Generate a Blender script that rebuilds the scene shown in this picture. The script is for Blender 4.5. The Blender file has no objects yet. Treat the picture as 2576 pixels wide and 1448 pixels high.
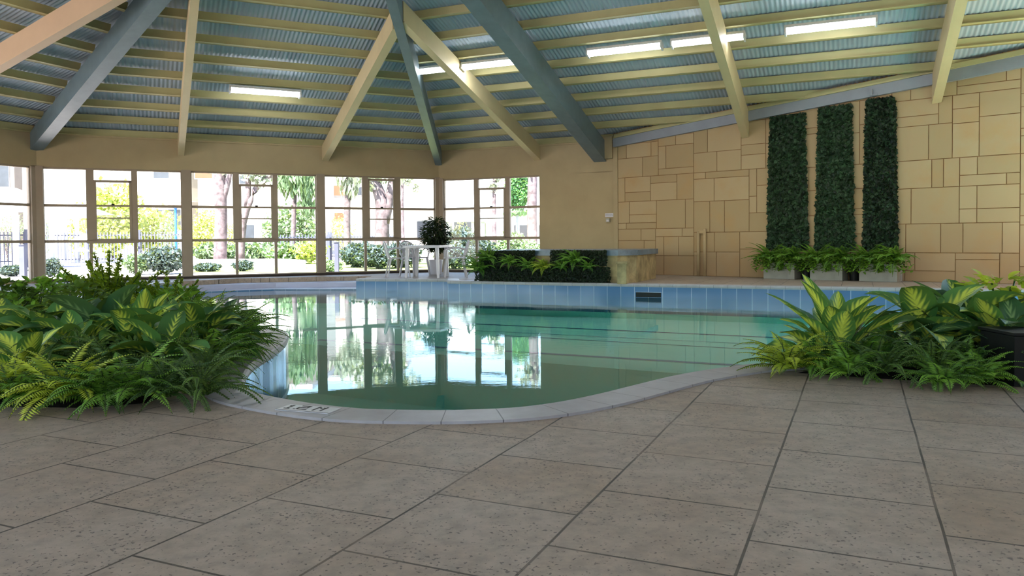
import bpy, math, random
import numpy as np
from mathutils import Vector as V, Matrix
from mathutils.geometry import tessellate_polygon
P = np.array
SC = bpy.context.scene
COL = SC.collection
rnd = random.Random(7)

# ------------------------------------------------------------------ camera
f_px = 1926.46; roll = math.radians(.482); pit = math.radians(1.41)
CH = .8186; PY0 = 603.4 + f_px*math.tan(pit)
Xc = P([math.cos(roll), -math.sin(roll)*math.sin(pit), -math.sin(roll)*math.cos(pit)])
Yc = P([math.sin(roll), math.cos(roll)*math.sin(pit), math.cos(roll)*math.cos(pit)])
Fc = P([0, math.cos(pit), -math.sin(pit)])
def ray(x, y): return (x-1288)/f_px*Xc-(y-PY0)/f_px*Yc+Fc
def G(x, y, Z=0):                       # pixel -> point on the level Z
    d = ray(x, y); return P([0, 0, CH])+d*(Z-CH)/d[2]
def PL(x, y, o, n):
    d = ray(x, y); c = P([0, 0, CH]); return c+d*((o-c)@n)/(d@n)
def at(x, y, Y):                        # pixel -> point at distance Y
    d = ray(x, y); return P([0, 0, CH])+d*Y/d[1]
cd = bpy.data.cameras.new('camera'); cam = bpy.data.objects.new('camera', cd); COL.objects.link(cam)
M = Matrix.Identity(4)
for i in range(3):
    M[i][0] = Xc[i]; M[i][1] = Yc[i]; M[i][2] = -Fc[i]; M[i][3] = (0, 0, CH)[i]
cam.matrix_world = M
cd.sensor_width = 36; cd.lens = 36*f_px/2576; cd.shift_y = -(724-PY0)/2576; cd.clip_end = 400
SC.camera = cam

# ------------------------------------------------------------------ plan of the hall
a_ = math.radians(25.46); b_ = math.radians(23.63); be = math.radians(40.38)
c2 = P([-1.894, 20.044, 0]); ua = P([math.cos(a_), math.sin(a_), 0]); na = P([math.sin(a_), -math.cos(a_), 0])
ub = P([math.cos(b_), -math.sin(b_), 0]); nb = P([-math.sin(b_), -math.cos(b_), 0])
TC3 = 4.714
c3 = c2+TC3*ub; us = P([math.cos(be), -math.sin(be), 0]); ns = P([-math.sin(be), -math.cos(be), 0])
an0 = math.radians(-23.1); n0 = P([math.cos(an0), math.sin(an0), 0]); u0 = P([-n0[1], n0[0], 0])
c1 = c2-8.98*ua; c0 = c1-8.98*u0
HE = 3.144; SL = .279; SP = .712; Z3 = P([0, 0, 1.])
O = P([-1.92, 8.5, 0])

# ------------------------------------------------------------------ materials
def nd(nt, t, **kw):
    n = nt.nodes.new(t)
    for k, v in kw.items(): setattr(n, k, v)
    return n
def newmat(name):
    m = bpy.data.materials.new(name); m.use_nodes = True; nt = m.node_tree
    return m, nt, nt.nodes['Principled BSDF']
def ramp(nt, fac, stops):
    r = nd(nt, 'ShaderNodeValToRGB'); el = r.color_ramp.elements
    while len(el) < len(stops): el.new(.5)
    for e, (p, c) in zip(el, stops): e.position = p; e.color = (*c[:3], 1)
    nt.links.new(fac, r.inputs[0]); return r.outputs[0]
def noise(nt, vec, scale, detail=4, rough=.6):
    n = nd(nt, 'ShaderNodeTexNoise'); n.inputs['Scale'].default_value = scale
    n.inputs['Detail'].default_value = detail; n.inputs['Roughness'].default_value = rough
    if vec is not None: nt.links.new(vec, n.inputs['Vector'])
    return n.outputs['Fac']
def mixc(nt, fac, A, B, mode='MIX'):
    m = nd(nt, 'ShaderNodeMix', data_type='RGBA', blend_type=mode)
    for s, v in ((0, fac), (6, A), (7, B)):
        if hasattr(v, 'is_output'): nt.links.new(v, m.inputs[s])
        elif s == 0: m.inputs[0].default_value = v
        else: m.inputs[s].default_value = (*v[:3], 1)
    return m.outputs[2]
def mth(nt, op, A, B=None):
    m = nd(nt, 'ShaderNodeMath', operation=op)
    for i, v in enumerate((A, B)):
        if v is None: continue
        if hasattr(v, 'is_output'): nt.links.new(v, m.inputs[i])
        else: m.inputs[i].default_value = v
    return m.outputs[0]
def bump(nt, bs, h, st, dist=.01):
    b = nd(nt, 'ShaderNodeBump'); b.inputs['Strength'].default_value = st; b.inputs['Distance'].default_value = dist
    nt.links.new(h, b.inputs['Height']); nt.links.new(b.outputs[0], bs.inputs['Normal']); return b
def S(r, g, b):                          # sRGB 0-255 -> linear
    return tuple(((c/255)/12.92 if c/255 <= .04045 else ((c/255+.055)/1.055)**2.4) for c in (r, g, b))
def coord(nt, k='Object'): return nd(nt, 'ShaderNodeTexCoord').outputs[k]
def painted(name, col, rough=.55, var=.12, scale=3, spec=.3, bmp=0):
    m, nt, bs = newmat(name); c = coord(nt)
    n = noise(nt, c, scale, 5)
    lo = tuple(x*(1-var) for x in col); hi = tuple(min(1, x*(1+var)) for x in col)
    nt.links.new(ramp(nt, n, [(.3, lo), (.7, hi)]), bs.inputs['Base Color'])
    bs.inputs['Roughness'].default_value = rough; bs.inputs['Specular IOR Level'].default_value = spec
    if bmp: bump(nt, bs, noise(nt, c, 60, 3), bmp, .004)
    return m
M_ = {}
M_['render'] = painted('beige_wall_paint', (.44, .355, .21), .8, .05, 2, .2, .15)
M_['frame'] = painted('taupe_frame_paint', (.36, .29, .22), .6, .06, 3, .3)
M_['purlin'] = painted('olive_cream_purlin_paint', (.47, .43, .215), .5, .08, 2, .35)
M_['rafter'] = painted('cream_rafter_paint', (.60, .50, .29), .5, .06, 2, .35)
M_['rafter2'] = painted('peach_rafter_paint', (.62, .46, .31), .5, .05, 2, .35)
M_['hip'] = painted('blue_grey_steel_paint', (.125, .185, .215), .4, .12, 4, .5)
M_['white'] = painted('white_plastic', (.60, .58, .63), .35, .03, 4, .5)
M_['fixture'] = painted('white_enamel', (.7, .7, .7), .4, .03, 4, .4)
M_['dark'] = painted('black_plastic', (.008, .009, .009), .5, .1, 4, .3)
M_['soil'] = painted('dark_soil', (.012, .010, .007), .95, .5, 20, .1, .8)
M_['stem'] = painted('green_stem', (.05, .09, .02), .5, .2, 8, .3)
M_['bark'] = painted('pale_bark', (.13, .10, .105), .85, .5, 5, .1, .8)
M_['greymetal'] = painted('grey_metal', (.25, .28, .33), .45, .1, 4, .4)
M_['pipe'] = painted('beige_pipe_paint', (.50, .37, .20), .6, .1, 3, .3)
M_['pot'] = painted('off_white_planter', (.38, .385, .34), .6, .12, 5, .3)

def emis(name, col, st):
    m, nt, bs = newmat(name); bs.inputs['Base Color'].default_value = (.8, .8, .8, 1)
    bs.inputs['Emission Color'].default_value = (*col, 1); bs.inputs['Emission Strength'].default_value = st
    return m
M_['tube'] = emis('lit_fluorescent_diffuser', (.95, .97, 1.), 19)
M_['tube_dim'] = emis('dim_fluorescent_diffuser', (.95, .97, 1.), 5)

# corrugated roof sheet
m, nt, bs = newmat('corrugated_sheet'); c = coord(nt)
n = noise(nt, c, .8, 4)
nt.links.new(ramp(nt, n, [(.3, (.36, .45, .55)), (.7, (.44, .53, .62))]), bs.inputs['Base Color'])
bs.inputs['Roughness'].default_value = .5; bs.inputs['Specular IOR Level'].default_value = .4
M_['sheet'] = m

# paving: 0.49 m travertine slabs in running bond along the hall
m, nt, bs = newmat('travertine_paving')
geo = nd(nt, 'ShaderNodeNewGeometry')
mp = nd(nt, 'ShaderNodeMapping', vector_type='POINT'); az = math.radians(24.4)
# X_tex = along slab rows (B), Y_tex = across (A)
sB = nd(nt, 'ShaderNodeVectorMath', operation='DOT_PRODUCT'); nt.links.new(geo.outputs['Position'], sB.inputs[0]); sB.inputs[1].default_value = (math.sin(az), math.cos(az), 0)
sA = nd(nt, 'ShaderNodeVectorMath', operation='DOT_PRODUCT'); nt.links.new(geo.outputs['Position'], sA.inputs[0]); sA.inputs[1].default_value = (math.cos(az), -math.sin(az), 0)
cx = nd(nt, 'ShaderNodeCombineXYZ')
tb = mth(nt, 'ADD', sB.outputs['Value'], -1.89+.245+.49*60); ta = mth(nt, 'ADD', sA.outputs['Value'], .76+.487*60)
# a little waviness so the joints are not ruler straight
wn = noise(nt, geo.outputs['Position'], 1.3, 2); wv = mth(nt, 'MULTIPLY', mth(nt, 'SUBTRACT', wn, .5), .012)
nt.links.new(mth(nt, 'ADD', tb, wv), cx.inputs[0]); nt.links.new(mth(nt, 'ADD', ta, wv), cx.inputs[1])
br = nd(nt, 'ShaderNodeTexBrick'); br.offset = .5; br.offset_frequency = 2; br.squash = 1
nt.links.new(cx.outputs[0], br.inputs['Vector']); br.inputs['Scale'].default_value = 1
br.inputs['Brick Width'].default_value = .49; br.inputs['Row Height'].default_value = .487
br.inputs['Mortar Size'].default_value = .0046; br.inputs['Mortar Smooth'].default_value = .3; br.inputs['Bias'].default_value = 0
br.inputs['Color1'].default_value = (.0, .0, .0, 1); br.inputs['Color2'].default_value = (1, 1, 1, 1)
big = noise(nt, geo.outputs['Position'], 1.6, 4, .55); mid = noise(nt, geo.outputs['Position'], 14, 6, .7)
base = ramp(nt, big, [(.32, (.40, .285, .20)), (.5, (.455, .345, .255)), (.68, (.50, .40, .31))])
base = mixc(nt, mth(nt, 'MULTIPLY', br.outputs['Color'], .32), base, (.50, .43, .37))
base = mixc(nt, ramp(nt, mid, [(.40, (0, 0, 0)), (.72, (.62, .62, .62))]), base, (.22, .185, .145))
pv = noise(nt, geo.outputs['Position'], 75, 2, .5); pv2 = noise(nt, geo.outputs['Position'], 5, 3, .5)
pit_m = ramp(nt, mth(nt, 'ADD', pv, mth(nt, 'MULTIPLY', pv2, .28)), [(.765, (0, 0, 0)), (.82, (1, 1, 1))])
base = mixc(nt, mth(nt, 'MULTIPLY', pit_m, .75), base, (.10, .085, .075))
jn = ramp(nt, noise(nt, geo.outputs['Position'], 2.2, 3), [(.35, (.55, .55, .55)), (.6, (1, 1, 1))])
base = mixc(nt, mth(nt, 'MULTIPLY', br.outputs['Fac'], jn), base, (.055, .045, .035))
nt.links.new(base, bs.inputs['Base Color']); bs.inputs['Roughness'].default_value = .52; bs.inputs['Specular IOR Level'].default_value = .35
h = mth(nt, 'SUBTRACT', mth(nt, 'MULTIPLY', mid, .25), mth(nt, 'ADD', mth(nt, 'MULTIPLY', br.outputs['Fac'], 1.2), mth(nt, 'MULTIPLY', pit_m, .5)))
bump(nt, bs, h, .5, .006)
M_['paving'] = m

# coping stone with joints along the edge (UV u in metres along the edge)
m, nt, bs = newmat('grey_coping_tile'); uv = nd(nt, 'ShaderNodeUVMap').outputs[0]
sx = nd(nt, 'ShaderNodeSeparateXYZ'); nt.links.new(uv, sx.inputs[0])
fr = mth(nt, 'FRACT', mth(nt, 'DIVIDE', sx.outputs[0], .235)); jt = mth(nt, 'LESS_THAN', fr, .02)
n = noise(nt, coord(nt), 6, 5)
cc = ramp(nt, n, [(.3, (.37, .35, .355)), (.7, (.47, .455, .46))])
nt.links.new(mixc(nt, mth(nt, 'MULTIPLY', jt, .85), cc, (.10, .09, .09)), bs.inputs['Base Color'])
bs.inputs['Roughness'].default_value = .4; bs.inputs['Specular IOR Level'].default_value = .5
M_['coping'] = m

# blue wall tile with pale vertical joints (UV in metres)
def tilemat(name, c1_, c2_, jc, w, jw, rough=.12, hz=None):
    m, nt, bs = newmat(name); uv = nd(nt, 'ShaderNodeUVMap').outputs[0]
    sx = nd(nt, 'ShaderNodeSeparateXYZ'); nt.links.new(uv, sx.inputs[0])
    q = mth(nt, 'DIVIDE', sx.outputs[0], w)
    jt = mth(nt, 'LESS_THAN', mth(nt, 'FRACT', q), jw/w)
    if hz:
        jt = mth(nt, 'MAXIMUM', jt, mth(nt, 'LESS_THAN', mth(nt, 'FRACT', mth(nt, 'DIVIDE', sx.outputs[1], hz)), jw/hz))
    wn = nd(nt, 'ShaderNodeTexWhiteNoise', noise_dimensions='1D'); nt.links.new(mth(nt, 'FLOOR', q), wn.inputs['W'])
    cc = mixc(nt, wn.outputs['Value'], c1_, c2_)
    nt.links.new(mixc(nt, jt, cc, jc), bs.inputs['Base Color'])
    bs.inputs['Roughness'].default_value = rough; bs.inputs['Specular IOR Level'].default_value = .5
    return m
M_['bluetile'] = tilemat('blue_wall_tile', (.085, .19, .37), (.105, .22, .41), (.36, .47, .62), .255, .012)
M_['darkblue'] = painted('navy_step_tile', (.01, .13, .42), .3, .1, 4, .4)
m, nt, bs = newmat('pale_pool_plaster'); n = noise(nt, coord(nt), 1.2, 4)
nt.links.new(ramp(nt, n, [(.3, (.38, .95, .82)), (.7, (.48, .97, .88))]), bs.inputs['Base Color']); bs.inputs['Roughness'].default_value = .8
M_['plaster'] = m
M_['deckedge'] = painted('lavender_step_tile', (.52, .53, .66), .35, .06, 3, .5)

# water: fresnel mirror over a clear tinted body that absorbs with depth
m = bpy.data.materials.new('pool_water'); m.use_nodes = True; nt = m.node_tree; nt.nodes.clear()
out = nd(nt, 'ShaderNodeOutputMaterial'); mx = nd(nt, 'ShaderNodeMixShader'); fr = nd(nt, 'ShaderNodeFresnel'); fr.inputs['IOR'].default_value = 1.33
gl = nd(nt, 'ShaderNodeBsdfGlossy'); gl.inputs['Roughness'].default_value = .0; gl.inputs['Color'].default_value = (.9, .98, 1, 1)
tr = nd(nt, 'ShaderNodeBsdfTransparent'); tr.inputs['Color'].default_value = (.96, 1, .99, 1)
nt.links.new(fr.outputs[0], mx.inputs[0]); nt.links.new(tr.outputs[0], mx.inputs[1]); nt.links.new(gl.outputs[0], mx.inputs[2]); nt.links.new(mx.outputs[0], out.inputs['Surface'])
va = nd(nt, 'ShaderNodeVolumeAbsorption'); va.inputs['Color'].default_value = (0, .88, .84, 1); va.inputs['Density'].default_value = .04
nt.links.new(va.outputs[0], out.inputs['Volume'])
geo = nd(nt, 'ShaderNodeNewGeometry'); mp = nd(nt, 'ShaderNodeMapping'); mp.inputs['Scale'].default_value = (.7, 2.2, 1); nt.links.new(geo.outputs['Position'], mp.inputs['Vector'])
w1 = noise(nt, mp.outputs[0], 4.5, 4, .6)
# ripples live in the left and far part of the pool, the near bay is calm
zone = ramp(nt, noise(nt, geo.outputs['Position'], .35, 2, .5), [(.42, (.03, .03, .03)), (.62, (1, 1, 1))])
sxyz = nd(nt, 'ShaderNodeSeparateXYZ'); nt.links.new(geo.outputs['Position'], sxyz.inputs[0])
ym = nd(nt, 'ShaderNodeMapRange'); ym.inputs['From Min'].default_value = 4.9; ym.inputs['From Max'].default_value = 8.; nt.links.new(sxyz.outputs[1], ym.inputs['Value'])
bm = nd(nt, 'ShaderNodeBump'); bm.inputs['Distance'].default_value = .008
nt.links.new(mth(nt, 'MULTIPLY', w1, mth(nt, 'ADD', mth(nt, 'MULTIPLY', zone, ym.outputs[0]), .02)), bm.inputs['Height']); bm.inputs['Strength'].default_value = .26
nt.links.new(bm.outputs[0], gl.inputs['Normal']); nt.links.new(bm.outputs[0], fr.inputs['Normal'])
M_['water'] = m

m = bpy.data.materials.new('window_glass'); m.use_nodes = True; nt = m.node_tree; nt.nodes.clear()
out = nd(nt, 'ShaderNodeOutputMaterial'); mx = nd(nt, 'ShaderNodeMixShader'); fr = nd(nt, 'ShaderNodeFresnel'); fr.inputs['IOR'].default_value = 1.3
gl = nd(nt, 'ShaderNodeBsdfGlossy'); gl.inputs['Roughness'].default_value = .0
tr = nd(nt, 'ShaderNodeBsdfTransparent'); tr.inputs['Color'].default_value = (.95, .97, .98, 1)
nt.links.new(fr.outputs[0], mx.inputs[0]); nt.links.new(tr.outputs[0], mx.inputs[1]); nt.links.new(gl.outputs[0], mx.inputs[2]); nt.links.new(mx.outputs[0], out.inputs['Surface'])
M_['glass'] = m

# sandstone-look ashlar cladding; colour varies per block through a face attribute
m, nt, bs = newmat('ashlar_cladding'); at_ = nd(nt, 'ShaderNodeAttribute', attribute_name='tone'); geo = nd(nt, 'ShaderNodeNewGeometry')
b1 = mixc(nt, at_.outputs['Fac'], (.43, .32, .17), (.50, .385, .22))
st = noise(nt, geo.outputs['Position'], 1.7, 5, .6)
b1 = mixc(nt, ramp(nt, st, [(.52, (0, 0, 0)), (.78, (.55, .55, .55))]), b1, (.50, .31, .12))
sx = nd(nt, 'ShaderNodeSeparateXYZ'); nt.links.new(geo.outputs['Position'], sx.inputs[0])
# rising damp stains with a ragged outline
dm = nd(nt, 'ShaderNodeMapRange'); dm.inputs['From Min'].default_value = 1.1; dm.inputs['From Max'].default_value = 0.
nt.links.new(sx.outputs[2], dm.inputs['Value'])
b1 = mixc(nt, mth(nt, 'MULTIPLY', dm.outputs[0], mth(nt, 'MULTIPLY', noise(nt, geo.outputs['Position'], 1.1, 4), .75)), b1, (.42, .22, .11))
nt.links.new(b1, bs.inputs['Base Color']); bs.inputs['Roughness'].default_value = .75; bs.inputs['Specular IOR Level'].default_value = .25
bump(nt, bs, noise(nt, geo.outputs['Position'], 40, 4), .2, .004)
M_['stone'] = m
M_['joint'] = painted('brown_stone_joint', (.30, .18, .085), .9, .2, 6, .1)
M_['spastone'] = painted('mottled_spa_stone', (.42, .33, .17), .7, .45, 4, .3)
M_['spacap'] = painted('blue_grey_spa_rim', (.13, .20, .27), .3, .4, 3, .5)

def leafmat(name, c1_, c2_, transl=.3, rough=.4, spec=.4, hue=.0, stripe=None):
    m = bpy.data.materials.new(name); m.use_nodes = True; nt = m.node_tree; bs = nt.nodes['Principled BSDF']; out = nt.nodes['Material Output']
    c = coord(nt); n = noise(nt, c, 9, 3)
    oi = nd(nt, 'ShaderNodeObjectInfo')
    ta_ = nd(nt, 'ShaderNodeAttribute', attribute_name='tone')
    fac = mth(nt, 'ADD', mth(nt, 'ADD', mth(nt, 'MULTIPLY', n, .5), mth(nt, 'MULTIPLY', oi.outputs['Random'], .2)), mth(nt, 'MULTIPLY', ta_.outputs['Fac'], .5))
    col = ramp(nt, fac, [(.3, tuple(q*.8 for q in c1_)), (.85, tuple(min(1, q*1.15) for q in c2_))])
    if stripe:
        uv = nd(nt, 'ShaderNodeUVMap').outputs[0]; sx = nd(nt, 'ShaderNodeSeparateXYZ'); nt.links.new(uv, sx.inputs[0])
        d = mth(nt, 'ABSOLUTE', mth(nt, 'SUBTRACT', sx.outputs[0], .5))          # 0 at midrib .5 at edge
        veins = mth(nt, 'SINE', mth(nt, 'ADD', mth(nt, 'MULTIPLY', sx.outputs[1], 46), mth(nt, 'MULTIPLY', d, -34)))
        mk = mth(nt, 'SUBTRACT', mth(nt, 'ADD', .62, mth(nt, 'MULTIPLY', veins, .22)), mth(nt, 'MULTIPLY', d, 2.3))
        mk = mth(nt, 'ADD', mk, mth(nt, 'MULTIPLY', mth(nt, 'SUBTRACT', oi.outputs['Random'], .5), .5))
        col = mixc(nt, ramp(nt, mk, [(.1, (0, 0, 0)), (.6, (1, 1, 1))]), col, stripe)
    nt.links.new(col, bs.inputs['Base Color']); bs.inputs['Roughness'].default_value = rough; bs.inputs['Specular IOR Level'].default_value = spec
    tl = nd(nt, 'ShaderNodeBsdfTranslucent'); nt.links.new(mixc(nt, .4, col, (.4, .5, .02)), tl.inputs[0]); ms = nd(nt, 'ShaderNodeMixShader'); ms.inputs[0].default_value = transl
    nt.links.new(bs.outputs[0], ms.inputs[1]); nt.links.new(tl.outputs[0], ms.inputs[2]); nt.links.new(ms.outputs[0], out.inputs['Surface'])
    return m
M_['fern'] = leafmat('fern_green', (.07, .22, .02), (.24, .46, .05), .3, .45)
M_['fernlime'] = leafmat('fern_lime', (.26, .40, .02), (.62, .70, .07), .35, .45)
M_['ferndark'] = leafmat('fern_dark', (.04, .12, .02), (.14, .24, .04), .2, .5)
M_['hosta'] = leafmat('striped_leaf', (.04, .15, .035), (.10, .25, .06), .2, .4, .4, stripe=(.78, .86, .12))
M_['hostadark'] = leafmat('dark_striped_leaf', (.025, .10, .04), (.07, .17, .07), .15, .36, .5, stripe=(.32, .50, .20))
M_['ivy'] = leafmat('dark_ivy', (.004, .014, .007), (.035, .085, .035), .1, .45, .3)
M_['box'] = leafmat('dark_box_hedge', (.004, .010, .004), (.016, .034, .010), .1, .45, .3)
M_['ficus'] = leafmat('dark_houseplant', (.008, .018, .010), (.028, .05, .022), .1, .6, .2)
M_['outg'] = leafmat('garden_green', (.08, .14, .08), (.19, .28, .15), .3, .6)
M_['outy'] = leafmat('garden_yellow_green', (.26, .31, .08), (.50, .55, .14), .35, .6)
M_['outb'] = leafmat('garden_blue_green_shaded', (.022, .040, .042), (.055, .085, .085), .2, .6)  # shade on the shrubs near the windows is put into this darkened leaf colour
M_['outgum'] = leafmat('grey_green_gum', (.22, .25, .20), (.38, .40, .32), .3, .6)
M_['vivid'] = leafmat('clipped_green', (.05, .15, .05), (.10, .26, .09), .3, .6)
M_['lawn'] = painted('lawn', (.20, .24, .07), .9, .3, 6, .1)
M_['path'] = painted('pale_path', (.42, .37, .36), .9, .1, 3, .1)
M_['cream'] = painted('cream_render', (.46, .43, .38), .85, .05, 1, .2)
M_['tan'] = painted('tan_render', (.20, .17, .14), .85, .1, 1, .2)
M_['roofw'] = painted('pale_roof_sheet', (.45, .45, .47), .6, .05, 1, .2)
M_['wing'] = painted('dark_window_pane', (.04, .045, .055), .3, .2, 2, .5)
M_['terra'] = painted('terracotta_shutter', (.20, .07, .04), .8, .1, 2, .2)
M_['fencep'] = painted('blue_grey_fence_paint', (.08, .085, .125), .6, .1, 3, .3)
M_['bluepost'] = painted('bright_blue_paint', (.02, .10, .30), .5, .1, 3, .3)

# ------------------------------------------------------------------ mesh helpers
class MB:
    def __init__(s): s.v = []; s.f = []; s.uv = []; s.mi = []; s.tone = []
    def add(s, vs, fs, uvs=None, mi=0, tone=0.):
        o = len(s.v); s.v += [tuple(map(float, q)) for q in vs]
        for k, fc in enumerate(fs):
            s.f.append(tuple(i+o for i in fc)); s.mi.append(mi); s.tone.append(tone)
            s.uv.append([uvs[i] for i in fc] if uvs else [(0, 0)]*len(fc))
    def box(s, o, ex, ey, ez, mi=0):          # corner + three edge vectors
        o, ex, ey, ez = map(P, (o, ex, ey, ez)); o = o.astype(float)
        vs = [o, o+ex, o+ex+ey, o+ey, o+ez, o+ex+ez, o+ex+ey+ez, o+ey+ez]
        fs = [(0, 3, 2, 1), (4, 5, 6, 7), (0, 1, 5, 4), (1, 2, 6, 5), (2, 3, 7, 6), (3, 0, 4, 7)]
        if np.dot(np.cross(ex, ey), ez) < 0: fs = [t[::-1] for t in fs]
        s.add(vs, fs, None, mi)
    def cbox(s, c, sx, sy, sz, rz=0, mi=0):   # centre box, size, rotation
        cr, sr = math.cos(rz), math.sin(rz); ex = P([cr, sr, 0])*sx; ey = P([-sr, cr, 0])*sy; ez = P([0, 0, 1.])*sz
        s.box(P(c)-ex/2-ey/2-ez/2, ex, ey, ez, mi)
    def bar(s, p, q, w, h, up=(0, 0, 1), mi=0, w2=None, h2=None):   # tapered bar p->q
        p, q = P(p, float), P(q, float); d = q-p; d /= np.linalg.norm(d); u = P(up, float); r = np.cross(d, u); r /= np.linalg.norm(r); u = np.cross(r, d)
        w2 = w if w2 is None else w2; h2 = h if h2 is None else h2
        vs = [p-r*w/2-u*h/2, p+r*w/2-u*h/2, p+r*w/2+u*h/2, p-r*w/2+u*h/2, q-r*w2/2-u*h2/2, q+r*w2/2-u*h2/2, q+r*w2/2+u*h2/2, q-r*w2/2+u*h2/2]
        s.add(vs, [(0, 1, 2, 3)[::1], (7, 6, 5, 4), (0, 4, 5, 1), (1, 5, 6, 2), (2, 6, 7, 3), (3, 7, 4, 0)], None, mi)
    def tube(s, pts, rad, n=8, cap=True, mi=0):
        pts = [P(q, float) for q in pts]; rad = rad if hasattr(rad, '__len__') else [rad]*len(pts)
        vs = []; fs = []
        for i, q in enumerate(pts):
            d = pts[min(i+1, len(pts)-1)]-pts[max(i-1, 0)]; d = d/(np.linalg.norm(d)+1e-9)
            r = np.cross(d, P([0, 0, 1.]) if abs(d[2]) < .9 else P([1., 0, 0])); r /= np.linalg.norm(r); u = np.cross(r, d)
            for k in range(n):
                t = 2*math.pi*k/n; vs.append(q+(r*math.cos(t)+u*math.sin(t))*rad[i])
        for i in range(len(pts)-1):
            for k in range(n): fs.append((i*n+k, i*n+(k+1) % n, (i+1)*n+(k+1) % n, (i+1)*n+k))
        if cap: fs.append(tuple(range(n))[::-1]); fs.append(tuple(range((len(pts)-1)*n, len(pts)*n)))
        s.add(vs, fs, None, mi)
    def build(s, name, mats, parent=None, smooth=False):
        me = bpy.data.meshes.new(name); me.from_pydata(s.v, [], s.f)
        mats = mats if isinstance(mats, (list, tuple)) else [mats]
        for k in mats: me.materials.append(M_[k])
        uvl = me.uv_layers.new(name='UVMap')
        uvl.data.foreach_set('uv', [c for fc in s.uv for p in fc for c in p])
        me.polygons.foreach_set('material_index', s.mi)
        if any(s.tone):
            at_ = me.attributes.new('tone', 'FLOAT', 'FACE'); at_.data.foreach_set('value', s.tone)
        if smooth: me.polygons.foreach_set('use_smooth', [True]*len(s.f))
        me.update()
        o = bpy.data.objects.new(name, me); COL.objects.link(o)
        if parent is not None: o.parent = parent
        return o
def tag(o, label=None, cat=None, group=None, kind=None):
    if label: o['label'] = label
    if cat: o['category'] = cat
    if group: o['group'] = group
    if kind: o['kind'] = kind
    return o
def empty(name, loc=(0, 0, 0), rz=0, sc=1):
    o = bpy.data.objects.new(name, None); COL.objects.link(o); o.location = tuple(map(float, loc)); o.rotation_euler = (0, 0, rz)
    o.scale = (sc, sc, sc) if not hasattr(sc, '__len__') else sc
    o.empty_display_size = .1; return o
def struct(o): o['kind'] = 'structure'; return o
def copy_tree(o, parent=None):
    c = o.copy(); COL.objects.link(c); c.parent = parent
    for ch in list(o.children): copy_tree(ch, c)
    return c
def catmull(pts, n=6):
    pts = [P(q, float) for q in pts]; out = []
    for i in range(len(pts)-1):
        p0 = pts[max(i-1, 0)]; p1 = pts[i]; p2 = pts[i+1]; p3 = pts[min(i+2, len(pts)-1)]
        for k in range(n):
            t = k/n; out.append(.5*((2*p1)+(p2-p0)*t+(2*p0-5*p1+4*p2-p3)*t*t+(3*p1-p0-3*p2+p3)*t**3))
    out.append(pts[-1]); return out
def tess(loops, z):                     # filled polygon with holes
    vl = [[V((q[0], q[1], 0)) for q in L] for L in loops]; flat = [q for L in vl for q in L]
    tris = tessellate_polygon(vl); return [(q.x, q.y, z) for q in flat], [tuple(t) for t in tris]
def up_tris(vs, tris):
    r = []
    for t in tris:
        A, B, C = (P(vs[i]) for i in t)
        r.append(t if np.cross(B-A, C-A)[2] > 0 else t[::-1])
    return r

# ------------------------------------------------------------------ pool outline
near = catmull([(-3.4, 8.4), (-2.55, 7.5), (-2.08, 6.95), (-1.9, 6.42), (-1.80, 5.8), (-1.76, 5.3), (-1.71, 4.95), (-1.62, 4.6), (-1.52, 4.34), (-1.36, 4.09), (-1.17, 3.93), (-.97, 3.80), (-.81, 3.72), (-.65, 3.67),
                (-.36, 3.64), (-.17, 3.65), (.02, 3.69), (.22, 3.80), (.44, 3.99), (.69, 4.25), (.97, 4.53), (1.28, 4.76), (1.56, 4.91), (2.2, 5.08), (3.0, 5.28), (4.5, 5.75), (6.2, 6.6), (8.0, 7.8), (9.2, 9.2)], 5)
FW0 = P([-1.30, 15.36]); FWd = P([7.66, -3.4])/math.hypot(7.66, 3.4)
FW1 = FW0+FWd*11.8
far = [tuple(FW1), tuple(FW0), (-1.36, 16.02), (-3.37, 16.52)]
steps_edge = [(-3.37, 16.52), (-5.19, 16.72), (-7.0, 15.9)]
left = catmull([(-7.0, 15.9), (-7.3, 14.2), (-6.9, 12.4), (-5.9, 10.8), (-4.6, 9.4), (-3.4, 8.4)], 4)
POOL = [tuple(q[:2]) for q in near]+far+[(-5.19, 16.72)]+[tuple(q[:2]) for q in left[:-1]]
WL = -.23
def resample_len(poly, closed=True):
    L = [0.]
    for i in range(len(poly)-1+(1 if closed else 0)):
        q = poly[(i+1) % len(poly)]; p = poly[i]; L.append(L[-1]+math.hypot(q[0]-p[0], q[1]-p[1]))
    return L
def offset(poly, d, closed=True):       # + = to the right of travel
    out = []; n = len(poly)
    for i in range(n):
        p = P(poly[(i-1) % n] if closed or i else poly[0]); q = P(poly[i]); r = P(poly[(i+1) % n] if closed or i < n-1 else poly[-1])
        e1 = q-p; e2 = r-q; 
        if np.linalg.norm(e1) < 1e-9: e1 = e2
        if np.linalg.norm(e2) < 1e-9: e2 = e1
        e1 = e1/np.linalg.norm(e1); e2 = e2/np.linalg.norm(e2); n1 = P([e1[1], -e1[0]]); n2 = P([e2[1], -e2[0]]); m = n1+n2
        m = m/np.linalg.norm(m); k = d/max(.4, m@n1); out.append(tuple(q+m*k))
    return out
area = sum(POOL[i][0]*POOL[(i+1) % len(POOL)][1]-POOL[(i+1) % len(POOL)][0]*POOL[i][1] for i in range(len(POOL)))/2
CCW = area > 0
OUTW = offset(POOL, .245 if CCW else -.245)
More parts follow.
